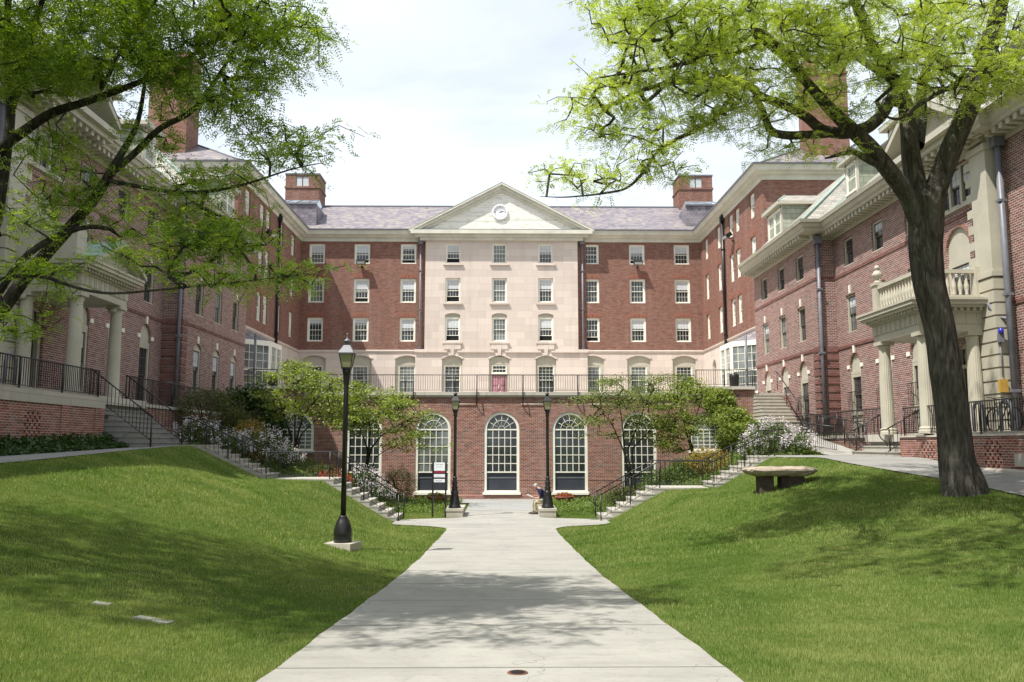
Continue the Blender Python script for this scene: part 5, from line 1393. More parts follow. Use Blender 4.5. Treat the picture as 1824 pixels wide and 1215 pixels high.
# ------------------------------------------------------------------ stone bench
zl = float(H(7.45, 22.7))+.03
t = thing('stone_bench', 'rough stone bench, thick oval slab on two block legs on the right lawn', 'bench', (7.62, 22.4, zl))
rb = np.random.default_rng(5); vs = []; fs = []; n = 40
levels = [(0, .0), (.7, .0), (.88, .05), (.97, .11), (1, .15), (.985, .18), (.92, .21), (.6, .235), (.3, .24), (0, .24)]
for k, (rr, z) in enumerate(levels):
    for i in range(n):
        a = 2*math.pi*i/n; e = 1+.03*math.sin(a*3+1)+.02*math.sin(a*7)+float(rb.normal(0, .008))
        ca, sa = math.cos(a), math.sin(a); ex = abs(ca)**.75*(1 if ca > 0 else -1); ey = abs(sa)**.8*(1 if sa > 0 else -1)
        vs.append((7.45+1.0*rr*e*ex, 22.7+.48*rr*e*ey, zl+.30+z+float(rb.normal(0, .009))+.03*ca*0))
for k in range(len(levels)-1):
    for i in range(n): j = (i+1) % n; fs.append((k*n+i, k*n+j, (k+1)*n+j, (k+1)*n+i))
q = MB(); q.add(vs, fs, False); q.build('seat', M['rock'], t)
for x, w_ in ((7.04, .19), (7.74, .31)):
    q = MB(); q.box(x-w_, x+w_, 22.5, 22.9, zl-.35, zl+.32); o = q.build('leg', M['rockshade'], t)
    bv = o.modifiers.new('bevel', 'BEVEL'); bv.width = .025; bv.segments = 2
# ------------------------------------------------------------------ small things
def slab(name, lab, cat, x, y, w, d, ang, mat, lift=.03, hgt=.1):
    sl_ = math.atan2(float(H(x+.2, y))-float(H(x-.2, y)), .4); sy_ = math.atan2(float(H(x, y+.2))-float(H(x, y-.2)), .4); q = MB(Matrix.Translation((x, y, float(H(x, y))+lift)) @ Matrix.Rotation(-sl_, 4, 'Y') @ Matrix.Rotation(sy_, 4, 'X') @ Matrix.Rotation(R(ang), 4, 'Z')); q.box(-w/2, w/2, -d/2, d/2, -.2, hgt)
    tag(q.build(name, mat), lab, cat)
p = at(272, 1106, 9.0)
def solve(px, py, lift=0):
    Y = 6.
    for Y in np.arange(4.5, 34, .05):
        p = at(px, py, float(Y))
        if p.z <= float(H(p.x, p.y))+lift: return p
    return p
p = solve(272, 1106); slab('utility_cover', 'wide grey concrete utility cover sunk in the left lawn', 'cover', p.x, p.y, .36, .16, -8, M['walk'], -.02, .035)
p = solve(181, 1078); slab('utility_cover', 'tiny grey cover plate in the left lawn, up left of the wide one', 'cover', p.x, p.y, .16, .12, 5, M['walk'], -.02, .035)
p = solve(922, 1207); q = MB(); q.lathe((p.x, p.y, float(H(p.x, p.y))+.028), [(.075, 0), (.075, .006), (.06, .008)], 20); 
dr = tag(q.build('drain_cover', plain('rusty iron', (.13, .05, .035), .8, .3)), 'small round rusty drain cover at the near end of the path', 'drain cover')
q = MB(); q.lathe((p.x, p.y, float(H(p.x, p.y))+.036), [(.055, 0), (.05, .002)], 16); q.build('drain_grate', M['dark'], dr)
for x, y, lab in ((-2.9, 38.4, 'red bowl planter with dry flowers behind the sign, left of the inner path'), (2.85, 38.4, 'red bowl planter with red flowers right of the inner path by the wall')):
    z0 = float(H(x, y)); t = thing('planter', lab, 'planter', (x, y, z0), 'shallow terracotta planters')
    q = MB(); q.lathe((x, y, z0), [(.25, 0), (.3, .1), (.42, .28), (.46, .34), (.43, .35), (.4, .3)], 20); q.build('bowl', M['clay'], t)
    a = RNG.uniform(0, 6.28, 500); r_ = .4*np.sqrt(RNG.uniform(0, 1, 500)); P = np.stack([x+r_*np.cos(a), y+r_*np.sin(a), z0+.3+RNG.uniform(0, .24, 500)*(1-r_*1.2)], 1)
    v, f_ = leafquads(P, .08, .04); npmesh('flowers', v, f_, M['goldleaf'] if x < 0 else M['azalea'], t)
    v, f_ = leafquads(P+RNG.normal(0, .02, P.shape), .08, .04); npmesh('leaves', v, f_, M['olive'], t)
def flood(x, y, z, nx_, ny_, lab):
    t = thing('floodlight', lab, 'floodlight', (x, y, z), 'floodlights fixed to the hall walls')
    q = MB(); d = Vector((nx_, ny_, 0)); c = Vector((x, y, z))
    q.tube([c, c+d*.3], .035, 6); q.tube([c+Vector((0, 0, .0)), c+Vector((0, 0, -.25))], .06, 6); q.build('arm', M['iron'], t)
    h = MB(Matrix.Translation(c+d*.42+Vector((0, 0, .12))) @ Matrix.Rotation(math.atan2(ny_, nx_), 4, 'Z') @ Matrix.Rotation(R(32), 4, 'Y')); h.box(-.22, .2, -.34, .34, -.12, .14); h.build('lamp_head', M['iron'], t)
    g = MB(h.M); g.box(.2, .215, -.28, .28, -.08, .1); g.build('lens', M['blind'], t)
flood(-10.45, 61.97, 16.02, 0, -1, 'black floodlight under the upper left windows of the hall front')
flood(10.18, 61.97, 16.02, 0, -1, 'black floodlight under the upper right windows of the hall front')
flood(-14.97, 52.3, 15.75, 1, -.2, 'black floodlight high on the left arm of the hall')
flood(14.97, 53.1, 15.9, -1, -.2, 'black floodlight high on the right arm of the hall')
q = MB(); q.box(14.86, 15.1, 24.87, 24.99, 4.2, 4.58); tag(q.build('wall_box', M['yellow']), 'yellow box fixed to the stone pilaster beside the right porch door', 'box')
t = thing('emergency_light', 'small blue emergency light above the yellow box', 'light', (15.0, 24.9, 6.0)); q = MB(); q.lathe((15.0, 24.88, 5.95), [(.07, 0), (.08, .1), (.05, .17), (.01, .19)], 12); q.build('blue_lens', M['blue'], t)
q = MB(); q.box(14.93, 15.08, 24.86, 24.98, 5.7, 5.95); q.tube([(15.0, 24.95, 5.7), (15.0, 24.95, 4.65)], .015, 5); q.build('housing', M['lead'], t)
def rack(x, y, z, lab, w=.5):
    q = MB(); q.tube([(x, y-w/2, z), (x, y-w/2, z+.62)]+[(x, y-w/2*math.cos(a), z+.62+w/2*math.sin(a)) for a in np.linspace(0, math.pi, 11)]+[(x, y+w/2, z)], .045, 8)
    tag(q.build('bike_rack', M['lead']), lab, 'bike rack')
rack(13.6, 23.9, 2.98, 'grey hoop bike rack behind the right porch fence, beside the pilaster'); rack(13.6, 22.6, 2.98, 'grey hoop bike rack at the right end of the fence with a bicycle')
rack(-13.3, 22.9, 4.2, 'grey hoop bike rack behind the left porch fence')
def bicycle(x, y, z, lab):
    t = thing('bicycle', lab, 'bicycle', (x, y, z))
    for yy in (y-.5, y+.5):
        q = MB(); q.tube([(x, yy+.32*math.cos(a), z+.34+.32*math.sin(a)) for a in np.linspace(0, 2*math.pi, 25)], .02, 6, cap=False); wq = q.build('wheel', M['rubber'], t)
        q = MB(); 
        for k in range(10): a = k*math.pi/5; q.tube([(x, yy, z+.34), (x, yy+.31*math.cos(a), z+.34+.31*math.sin(a))], .003, 3)
        q.build('spokes', M['lead'], wq)
    q = MB(); F_ = [((y-.5), .34), ((y-.2), .78), ((y+.38), .82), ((y+.08), .36)]
    for a, b in ((0, 1), (1, 2), (2, 3), (3, 1), (3, 0)): q.tube([(x, F_[a][0], z+F_[a][1]), (x, F_[b][0], z+F_[b][1])], .016, 6)
    q.tube([(x, y+.38, z+.9), (x, y+.5, z+.34)], .016, 6); q.build('bike_frame', M['iron'], t)
    q = MB(); q.tube([(x-.24, y+.36, z+.98), (x, y+.38, z+.95), (x+.24, y+.36, z+.98)], .014, 6); q.tube([(x, y+.38, z+.88), (x, y+.38, z+.96)], .014, 6); q.build('handlebar', M['iron'], t)
    q = MB(); q.box(x-.07, x+.07, y-.34, y-.1, z+.86, z+.91); q.tube([(x, y-.21, z+.78), (x, y-.21, z+.87)], .014, 6); q.build('saddle', M['rubber'], t)
bicycle(13.75, 22.95, 2.98, 'black bicycle leaning at the racks behind the right porch fence')
for (x, z0, lab) in ((12.0, 5.48, 'dark covered grill standing before the right glazed bay'), (9.6, 5.3, 'black covered bin by the right end of the terrace railing'), (-11.7, 5.48, 'dark covered grill standing before the left glazed bay')):
    t = thing('covered_grill', lab, 'grill', (x, 43.2, z0)); q = MB(); q.lathe((x, 43.2, z0), [(.2, 0), (.24, .1), (.26, .62), (.25, .74), (.2, .8), (.05, .82)], 12); q.build('cover', M['iron'], t)
    q = MB(); 
    for a in (.5, 2.6, 4.7): q.tube([(x+.3*math.cos(a), 43.2+.3*math.sin(a), z0-.05), (x+.3*math.cos(a), 43.2+.3*math.sin(a), z0+.06)], .04, 6)
    q.build('wheels', M['rubber'], t)

# ------------------------------------------------------------------ the seated man
def skinmesh(name, verts, edges, radii, mat, parent=None, sub=2, root=0):
    me = bpy.data.meshes.new(name+'_tmp'); me.from_pydata(verts, edges, []); o = bpy.data.objects.new(name+'_tmp', me); COL.objects.link(o)
    m = o.modifiers.new('s', 'SKIN'); m.use_smooth_shade = True
    sk = me.skin_vertices[0].data
    for i, r in enumerate(radii): sk[i].radius = (r if hasattr(r, '__len__') else (r, r)); sk[i].use_root = (i == root)
    o.modifiers.new('b', 'SUBSURF').levels = sub; o.modifiers['b'].render_levels = sub
    dg = bpy.context.evaluated_depsgraph_get(); nm = bpy.data.meshes.new_from_object(o.evaluated_get(dg)); nm.name = name
    bpy.data.objects.remove(o); nm.materials.clear()
    for x in (mat if isinstance(mat, list) else [mat]): nm.materials.append(x)
    uvbox(nm)
    return link(name, nm, parent)
px_, py_ = 1.74, 32.6          # hips, facing -X
t = thing('person', 'seated white-haired man in a navy polo shirt and khaki trousers bent over a magazine', 'person', (px_, py_, .33))
V = []; E = []; Rr = []
def v(x, y, z, r): V.append((px_+x, py_+y, z)); Rr.append(r); return len(V)-1
pel = v(0, 0, .46, (.16, .13)); wa = v(-.04, 0, .62, (.15, .12)); ch = v(-.17, 0, .80, (.185, .14)); up1 = v(-.27, 0, .93, (.15, .11)); nk = v(-.35, 0, 1.0, .075); hd0 = v(-.40, 0, 1.05, .085); hd1 = v(-.44, 0, 1.09, .095); hd2 = v(-.475, 0, 1.04, .08)
E += [(pel, wa), (wa, ch), (ch, up1), (up1, nk), (nk, hd0), (hd0, hd1), (hd1, hd2)]
for q_ in (-1, 1):
    hp_ = v(-.02, q_*.1, .44, .1); kn = v(-.47, q_*.13, .5, .072); an = v(-.44, q_*.13, .1, .045); 
    if q_ > 0: V[an] = (px_-.5, py_+q_*.14, .1)
    E += [(pel, hp_), (hp_, kn), (kn, an)]
    sh = v(-.25, q_*.19, .9, .08); el = v(-.27, q_*.25, .64, .05); wr = v(-.43, q_*.12, .62, .028); pa_ = v(-.49, q_*.1, .63, (.035, .018))
    E += [(up1, sh), (sh, el), (el, wr), (wr, pa_)]
    for k, (dy, dz_, ln) in enumerate(((-.03, .004, .065), (-.01, .006, .08), (.01, .006, .075), (.03, .002, .055))):
        a = v(-.515, q_*.1+dy, .635, .008); b_ = v(-.515-ln*.6, q_*.1+dy, .63+dz_, .0075); c_ = v(-.515-ln, q_*.1+dy, .615, .0065); E += [(pa_, a), (a, b_), (b_, c_)]
    a = v(-.48, q_*.06, .65, .009); b_ = v(-.52, q_*.045, .665, .008); E += [(pa_, a), (a, b_)]
body = skinmesh('body', V, E, Rr, [M['skin'], M['navy'], M['khaki']], t)
me = body.data; mi = []
for pol in me.polygons:
    c = pol.center; x, y, z = c.x-px_, c.y-py_, c.z
    m_ = 0
    if z < .56 and (x > -.62): m_ = 2
    elif z > .56 and z < .99 and x > -.37 and not (z < .74 and x < -.1 and abs(y) > .17 and False): m_ = 1
    if abs(y) > .08 and x < -.3 and .55 < z < .74: m_ = 0
    if z > .56 and x < -.36-(.985-z)*.3 and z < .985 and z > .74: m_ = 1 if x > -.42 else 0
    if z < .56 and x < -.40 and z > .555: m_ = 0
    mi.append(m_)
me.polygons.foreach_set('material_index', mi)
q = MB(Matrix.Translation((px_-.425, py_, 1.10)) @ Matrix.Rotation(R(-20), 4, 'Y') @ Matrix.Scale(.78, 4))
q.lathe((0, 0, 0), [(.104, -.05), (.112, -.01), (.108, .03), (.085, .07), (.045, .095), (.0, .1)], 16); q.build('hair', M['hair'], t)
q = MB(); hx = px_-.515
for s in (-1, 1): q.lathe((hx-.01, py_+s*.035, 1.055), [(.0, -.012), (.012, 0), (0, .012)], 8)
q.build('eyes', M['ink'], t)
q = MB(); q.tube([(hx+.0, py_, 1.06), (hx-.035, py_, 1.02), (hx-.01, py_, 1.005)], .014, 6); q.build('nose', M['skin'], t)
q = MB(); q.tube([(hx+.02, py_-.025, .985), (hx+.01, py_, .98), (hx+.02, py_+.025, .985)], .008, 5); q.build('mouth', M['clay'], t)
for s in (-1, 1):
    q = MB(); q.lathe((px_-.42, py_+s*.083, 1.05), [(0, -.035), (.018, -.01), (.02, .015), (0, .03)], 8); q.build('ear', M['skin'], t)
for s, xx in ((-1, -.47), (1, -.53)):
    q = MB(Matrix.Translation((px_+xx, py_+s*.135, .028))); vs = []
    prof_ = [(-.17, .03, .035), (-.12, .05, .06), (-.03, .052, .075), (.05, .048, .1), (.09, .042, .1), (.105, .03, .07)]
    for x, w_, h_ in prof_: vs += [(x, -w_, 0.002), (x, w_, 0.002), (x, w_*.8, h_), (x, -w_*.8, h_)]
    fs = [(4*i+a, 4*i+(a+1) % 4, 4*i+4+(a+1) % 4, 4*i+4+a) for i in range(5) for a in range(4)]+[(0, 1, 2, 3), (23, 22, 21, 20)]
    q.add(vs, fs, True); q.build('shoe', M['shoe'], t)
q = MB(Matrix.Translation((px_-.62, py_, .675)) @ Matrix.Rotation(R(24), 4, 'Y'))
q.add([(-.14, -.22, .03), (.13, -.22, .03), (.13, 0, 0), (-.14, 0, 0), (.13, .22, .03), (-.14, .22, .03)], [(0, 1, 2, 3), (3, 2, 4, 5)])
q.add([(-.14, -.22, .022), (.13, -.22, .022), (.13, 0, -.008), (-.14, 0, -.008), (.13, .22, .022), (-.14, .22, .022)], [(0, 1, 2, 3), (3, 2, 4, 5)])
tag(q.build('magazine', M['paper']), 'open white magazine held in the hands of the seated man', 'magazine')
# ------------------------------------------------------------------ trees
def limb(mb, pts, r, n=16, seed=0, bumps=.07, seg=.12):
    """thick limb swept along a smoothed polyline, with uneven bark outline"""
    rg_ = np.random.default_rng(seed)
    P = np.array([tuple(p) for p in pts], float); Rr = np.array(r, float)
    d = np.r_[0, np.cumsum(np.linalg.norm(np.diff(P, axis=0), axis=1))]
    m = max(4, int(d[-1]/seg)); t = np.linspace(0, d[-1], m)
    for _ in range(1):
        Q = np.stack([np.interp(t, d, P[:, k]) for k in range(3)], 1); q = np.interp(t, d, Rr)
    for _ in range(max(2, int(.25/seg))):
        Q[1:-1] = (Q[:-2]+2*Q[1:-1]+Q[2:])/4; q[1:-1] = (q[:-2]+2*q[1:-1]+q[2:])/4
    vs = []; up = Vector((0, 0, 1)); pa = None; ph = rg_.uniform(0, 6.28, 8)
    for j in range(m):
        a = Vector(Q[min(j+1, m-1)])-Vector(Q[max(j-1, 0)]); a.normalize()
        if pa is None: pa = a.cross(up if abs(a.z) < .9 else Vector((1, 0, 0))).normalized()
        else: pa = (pa-a*pa.dot(a)).normalized()
        b = a.cross(pa)
        for i in range(n):
            an = 2*math.pi*i/n; s_ = t[j]
            k = 1+bumps*(.5*math.sin(3*an+ph[0]+s_*.8)+.4*math.sin(5*an+ph[1]-s_*.6)+.5*math.sin(8*an+ph[2]+.3*math.sin(s_*2))+.35*math.sin(s_*3.1+ph[3]+an)+.25*math.sin(13*an+ph[4]+s_))
            vs.append(Vector(Q[j])+(pa*math.cos(an)+b*math.sin(an))*float(q[j])*k)
    fs = [(j*n+i, j*n+(i+1) % n, (j+1)*n+(i+1) % n, (j+1)*n+i) for j in range(m-1) for i in range(n)]
    fs.append(tuple((m-1)*n+i for i in range(n)))
    mb.add(vs, fs, True)
    return Q, q
def wander(a, b, n, amp, rg_):
    t = np.linspace(0, 1, n+1)[1:, None]; P = a+(b-a)*t
    o = rg_.normal(0, 1, 3)*amp; o2 = rg_.normal(0, 1, 3)*amp*.5
    return P+np.sin(t*math.pi)*o*(1)+np.sin(t*2*math.pi)*o2
def twigs(mb, nodes, targets, rg_, step=.45, rt=.005, amp=.1, up=0.0, rmax=.05):
    """join each target to the closest node of the tree grown so far"""
    pos = [np.array(p, float) for p in nodes]; n0 = len(pos); par = [-1]*n0
    T = np.array(targets); A = np.array(pos)
    d0 = np.array([np.min(np.sum((A-t_)**2, 1)) for t_ in T]); order = np.argsort(d0)
    cap = n0+len(T)*8; B = np.empty((cap, 3)); B[:n0] = A; k = n0; ends = []
    for ti in order:
        q = T[ti]; dd = np.sum((B[:k]-q)**2, 1)
        j = int(np.argmin(dd)); L = math.sqrt(dd[j])
        m = int(min(7, max(1, round(L/step)))); W_ = wander(B[j], q, m, amp*L*.5+.01, rg_)
        pj = j
        for w in W_:
            B[k] = w; par.append(pj); pj = k; k += 1
        ends.append((pj, ti))
    load = np.zeros(k); 
    for e, _ in ends: load[e] += 1
    for i in range(k-1, n0-1, -1):
        if par[i] >= 0: load[par[i]] += load[i]
    rad = np.minimum(rmax, rt*np.maximum(load, 1)**.46)
    vs = []; fs = []
    ns = np.where(rad > .012, 5, 3)
    for i in range(n0, k):
        p = B[par[i]]; q = B[i]; d = q-p; L = np.linalg.norm(d)
        if L < 1e-4: continue
        d /= L; u = np.cross(d, (0, 0, 1) if abs(d[2]) < .9 else (1, 0, 0)); u /= np.linalg.norm(u); w = np.cross(d, u); n = int(ns[i])
        r1 = rad[i]; r0 = min(rad[par[i]], r1*1.5) if par[i] >= n0 else r1*1.2
        b = len(vs)
        for c, r in ((p, r0), (q, r1)):
            for a in range(n):
                an = 2*math.pi*a/n; vs.append(c+(u*math.cos(an)+w*math.sin(an))*r)
        fs += [(b+a, b+(a+1) % n, b+n+(a+1) % n, b+n+a) for a in range(n)]
    mb.v += [tuple(map(float, v)) for v in vs] if True else []
    base = len(mb.v)-len(vs)
    mb.f += [tuple(base+i for i in f) for f in fs]; mb.mi += [mb.k]*len(fs); mb.sm += [True]*len(fs)
    return [(B[par[i]], B[i]) for i in range(n0, k) if rad[i] < rt*2.6], [(B[par[e]], B[e]) for e, _ in ends]
def pinnate(P, D, L, pairs, ll, lw, rg_, droop=.35):
    """compound leaves: a row of leaflet pairs along each leaf stalk"""
    n = len(P); D = D/np.linalg.norm(D, axis=1)[:, None]
    upv = np.tile((0, 0, 1.), (n, 1))+rg_.normal(0, .45, (n, 3))
    S = np.cross(D, upv); S /= np.linalg.norm(S, axis=1)[:, None]; U = np.cross(S, D)
    L = L*rg_.uniform(.7, 1.25, n)
    out = []
    for k in range(pairs):
        f = (k+.7)/pairs
        base = P+D*(L*f)[:, None]-np.array([0, 0, 1.])*(L*f*f*droop)[:, None]
        sz = (1.05-.55*abs(f-.45))*rg_.uniform(.8, 1.2, n)
        for s in (-1, 1):
            dr = S*s*.85+D*.5+U*rg_.normal(0, .25, n)[:, None]; dr /= np.linalg.norm(dr, axis=1)[:, None]
            w = np.cross(dr, U); w /= np.linalg.norm(w, axis=1)[:, None]+1e-6
            l_ = (ll*sz)[:, None]; w_ = (lw*sz)[:, None]
            q = np.empty((n, 4, 3), 'f'); q[:, 0] = base; q[:, 1] = base+dr*l_*.5+w*w_*.5; q[:, 2] = base+dr*l_; q[:, 3] = base+dr*l_*.5-w*w_*.5
            out.append(q)
    V = np.concatenate([o[:, None] for o in out], 1).reshape(-1, 3)
    return V, np.arange(len(V)).reshape(-1, 4)
def blob(px, py, rx, ry, n, Y0, Y1, rg_):
    """fill a rounded volume of the crown"""
    out = []; k = max(1, int(n/CL[0]))
    for _ in range(k):
        a = rg_.uniform(0, 2*np.pi); r = math.sqrt(rg_.uniform(0, 1))
        c = at(px+rx*r*math.cos(a), py+ry*r*math.sin(a), float(rg_.uniform(Y0, Y1)))
        m = rg_.poisson(CL[0]); s_ = CL[1]*rg_.uniform(.6, 1.3); o = rg_.normal(0, 1, (m, 3))*(s_, s_, s_*.28)
        out += [tuple(np.array(c)+q) for q in o]
    return out
CL = [9, .34]
def ell(cx, cy, cz, rx, ry, rz, n, rg_, lo=-1):
    out = []
    while len(out) < n:
        p = rg_.uniform(-1, 1, 3)
        if p@p < 1 and p[2] > lo: out.append((cx+p[0]*rx, cy+p[1]*ry, cz+p[2]*rz))
    return out

# ---- right honey locust
rg_ = np.random.default_rng(21)
TX, TY = 10.15, 18.6; TZ = float(H(TX, TY))
tr = thing('locust_tree', 'big dark-trunked locust tree with spreading yellow green crown on the right lawn', 'tree', (TX, TY, TZ))
mb = MB(); nodes = []
def A(lst, dY=0): return [at(x, y, TY+d) for x, y, d in lst]
def PL(lst): return [at(x, y, d) for x, y, d in lst]
def addlimb(pts, r, n=14, seed=0, bumps=.07, gnode=True):
    Q, q = limb(mb, pts, r, n, seed, bumps)
    if gnode: nodes.extend([tuple(x) for x in Q[::3]])
    return Q
base = Vector((TX, TY, TZ-.25))
addlimb([base, base+Vector((0, 0, .22))]+PL([(1708, 850, 18.6), (1700, 790, 18.6), (1690, 700, 18.6), (1676, 600, 18.6), (1657, 510, 18.6), (1648, 440, 18.6), (1650, 380, 18.6), (1655, 340, 18.6)]),
        [.52, .44, .38, .345, .32, .31, .325, .34, .36, .35], 40, 3, .07, False)
for k_ in range(6):
    a_ = k_*1.05+.3; d_ = Vector((math.cos(a_), math.sin(a_), 0)); ln = .6+.15*math.sin(k_*2.1)
    q_ = base+d_*ln; q_.z = float(H(q_.x, q_.y))-.1
    m_ = base+d_*.45; m_.z = float(H(m_.x, m_.y))-.02
    addlimb([base+Vector((0, 0, .95))+d_*.2, base+Vector((0, 0, .5))+d_*.34, m_, q_], [.08, .12, .1, .04], 10, 60+k_, .06, False)
addlimb(PL([(1650, 400, 18.6), (1665, 340, 18.55), (1690, 275, 18.4), (1722, 200, 18.2), (1752, 120, 18.0), (1775, 40, 17.6), (1790, -60, 17.2), (1780, -160, 17)]), [.27, .25, .24, .22, .2, .18, .15, .11], 20, 4, .06)
addlimb(PL([(1648, 420, 18.6), (1635, 340, 18.7), (1622, 280, 18.8), (1618, 230, 18.9), (1612, 180, 19.0), (1590, 140, 19.1), (1560, 95, 19.3), (1530, 30, 19.6), (1500, -60, 20)]), [.26, .23, .21, .19, .17, .14, .12, .09, .06], 18, 5, .06)
addlimb(PL([(1635, 260, 18.9), (1641, 215, 19.3), (1640, 160, 19.6), (1660, 90, 19.9), (1690, 10, 20.2), (1720, -90, 20.6)]), [.14, .14, .12, .1, .08, .05], 12, 6)
addlimb(PL([(1640, 410, 18.55), (1618, 350, 18.4), (1585, 305, 18.2), (1550, 262, 18.0), (1510, 225, 17.8), (1475, 190, 17.6), (1440, 150, 17.4), (1395, 100, 17.2), (1340, 60, 17.0)]), [.2, .19, .18, .17, .15, .12, .1, .07, .05], 16, 7)
addlimb(PL([(1612, 185, 19.0), (1585, 175, 18.8), (1572, 205, 18.6), (1545, 228, 18.4), (1500, 238, 18.2), (1462, 232, 18.0), (1440, 210, 17.8), (1405, 190, 17.6), (1350, 170, 17.3), (1332, 146, 17.1), (1268, 144, 16.8), (1190, 147, 16.4), (1130, 165, 16.0), (1080, 190, 15.8)]), [.15, .15, .14, .14, .135, .12, .11, .1, .085, .08, .07, .055, .035, .02], 12, 8)
addlimb(PL([(1475, 238, 18.0), (1402, 242, 17.6), (1371, 236, 17.4), (1360, 200, 17.2), (1345, 168, 17.1)]), [.09, .09, .08, .07, .06], 10, 9)
addlimb(PL([(1332, 146, 17.1), (1300, 175, 16.8), (1281, 203, 16.6), (1250, 228, 16.4), (1199, 250, 16.2), (1165, 275, 16.0), (1143, 313, 15.9), (1115, 338, 15.8), (1059, 347, 15.6), (1002, 352, 15.4), (962, 350, 15.3)]), [.06, .05, .045, .042, .04, .035, .03, .026, .02, .013, .006], 8, 10)
addlimb(PL([(1440, 150, 17.4), (1400, 90, 17.2), (1346, 50, 17.0), (1315, 77, 16.8), (1278, 80, 16.6), (1234, 109, 16.4), (1180, 122, 16.2), (1120, 130, 16), (1060, 140, 15.8)]), [.09, .08, .06, .06, .055, .045, .035, .025, .015], 10, 11)
addlimb(PL([(1585, 305, 18.2), (1545, 285, 17.9), (1520, 268, 17.7), (1490, 277, 17.6), (1470, 282, 17.5)]), [.06, .075, .06, .04, .02], 8, 12)
addlimb(PL([(1760, 110, 17.9), (1700, 150, 17.3), (1640, 185, 16.8), (1600, 215, 16.4), (1570, 205, 16.2)]), [.06, .05, .045, .035, .02], 8, 13)
addlimb(PL([(1500, -60, 20), (1430, -110, 18.5), (1340, -150, 17), (1220, -160, 15.5), (1120, -140, 14.5)]), [.08, .07, .06, .04, .02], 8, 14)
addlimb(PL([(1560, 95, 19.3), (1530, 20, 17.5), (1480, -120, 15.5), (1430, -300, 13.5), (1400, -450, 12.2)]), [.1, .09, .07, .05, .03], 8, 15)
addlimb(PL([(1780, 20, 17.6), (1820, -80, 16), (1880, -250, 14), (1900, -450, 12.5)]), [.12, .09, .06, .03], 8, 16)
addlimb(PL([(1600, 150, 19.1), (1480, 70, 20.5), (1400, 20, 21.5), (1300, -10, 22.5)]), [.1, .08, .05, .03], 8, 17)
addlimb(PL([(1690, 10, 20.2), (1760, -20, 21.5), (1860, -40, 23)]), [.07, .05, .03], 8, 18)
T = []
for a in [(1640, 60, 210, 85, 405, 15.5, 22), (1500, 130, 130, 70, 202, 16, 20), (1400, 60, 150, 70, 257, 15.5, 20), (1242, 50, 140.8, 62, 294, 15, 19), (1142, 30, 96.8, 45, 114, 15, 18),
          (1202, 130, 132, 55, 267, 15, 17.5), (1112, 180, 66, 45, 83, 15, 16.6), (1252, 190, 96.8, 45, 151, 15.4, 17), (1132, 250, 70.4, 30, 56, 15.2, 16.5), (1062, 310, 44, 20, 29, 15, 16),
          (1012, 330, 28.16, 24, 13, 15, 16), (1192, 325, 26.4, 28, 10, 15.5, 16.2), (1132, 290, 44, 25, 22, 15.3, 16.3), (1390, 255, 35, 20, 20, 17, 17.8), (1440, 265, 60, 22, 23, 17, 18), (1700, 130, 130, 50, 156, 15.5, 18.5),
          (1790, 100, 60, 80, 132, 15, 19), (1740, 170, 60, 30, 23, 16, 18), (1560, 190, 60, 25, 35, 16, 18), (1042, 200, 39.6, 35, 14, 15, 16.2), (1350, 210, 40, 30, 31, 16.5, 17.4)]:
    T += blob(*a, rg_)
T += blob(1300, -180, 260, 150, 330, 12.5, 17, rg_)+blob(1640, -220, 260, 190, 420, 12, 18.5, rg_)
T += ell(5.0, 13.4, 11.3, 4.2, 4.4, 1.1, 620, rg_, -.4)+ell(2.6, 9.6, 9.9, 3.0, 2.8, .6, 260, rg_, -.6)+ell(7.5, 10.0, 10.2, 3.0, 2.8, .6, 220, rg_, -.6)+ell(9.5, 13.5, 10.5, 4, 4, 1.8, 150, rg_, -.4)
B_, ends = twigs(mb, nodes, T, rg_, .4, .0062, .15, rmax=.065)
mb.build('trunk', M['bark'], tr)
def locustleaves(name, ends, per, L, pairs, ll, lw, mat, parent, rg_, spread=.17):
    P = []; D = []
    for a, b in ends:
        d = np.array(b)-np.array(a); d /= np.linalg.norm(d)+1e-6
        for k in range(per):
            f = rg_.uniform(.2, 1.05); p = np.array(a)+(np.array(b)-np.array(a))*f+rg_.normal(0, spread*.5, 3)*(1, 1, .55)
            q = d*.5+rg_.normal(0, .8, 3)*(1, 1, .55); P.append(p); D.append(q)
    V, F_ = pinnate(np.array(P), np.array(D), L, pairs, ll, lw, rg_)
    return npmesh(name, V, F_, mat, parent)
locustleaves('crown', ends*6+B_, 1, .2, 6, .058, .024, M['locust'], tr, rg_, .24)

# ---- left honey locust
rg_ = np.random.default_rng(8); CL[:] = [7, .2]
lx_, ly_ = -8.6, 9.8; lz = float(H(lx_, ly_))
tl = thing('locust_tree', 'leafy green locust tree reaching in from the left edge of the picture', 'tree', (lx_, ly_, lz))
mb = MB(); nodes = []
b0 = Vector((lx_, ly_, lz-.2))
addlimb([b0, b0+Vector((.05, 0, 1.2)), b0+Vector((.2, 0, 2.4)), b0+Vector((.3, 0, 3.6))], [.4, .33, .29, .27], 24, 31, .05, False)
j1 = b0+Vector((.12, 0, 1.6)); j2 = b0+Vector((.3, 0, 3.2))
addlimb([j1]+PL([(-120, 660, 9.6), (0, 560, 9.6), (40, 500, 9.6), (120, 412, 9.6), (178, 345, 9.6), (200, 300, 9.6), (238, 240, 9.6), (250, 205, 9.7), (262, 120, 9.8), (280, 60, 9.9)]), [0.1036, 0.0888, 0.074, 0.0703, 0.0629, 0.0592, 0.0444, 0.0333, 0.0259, 0.0185, 0.0111], 12, 32)
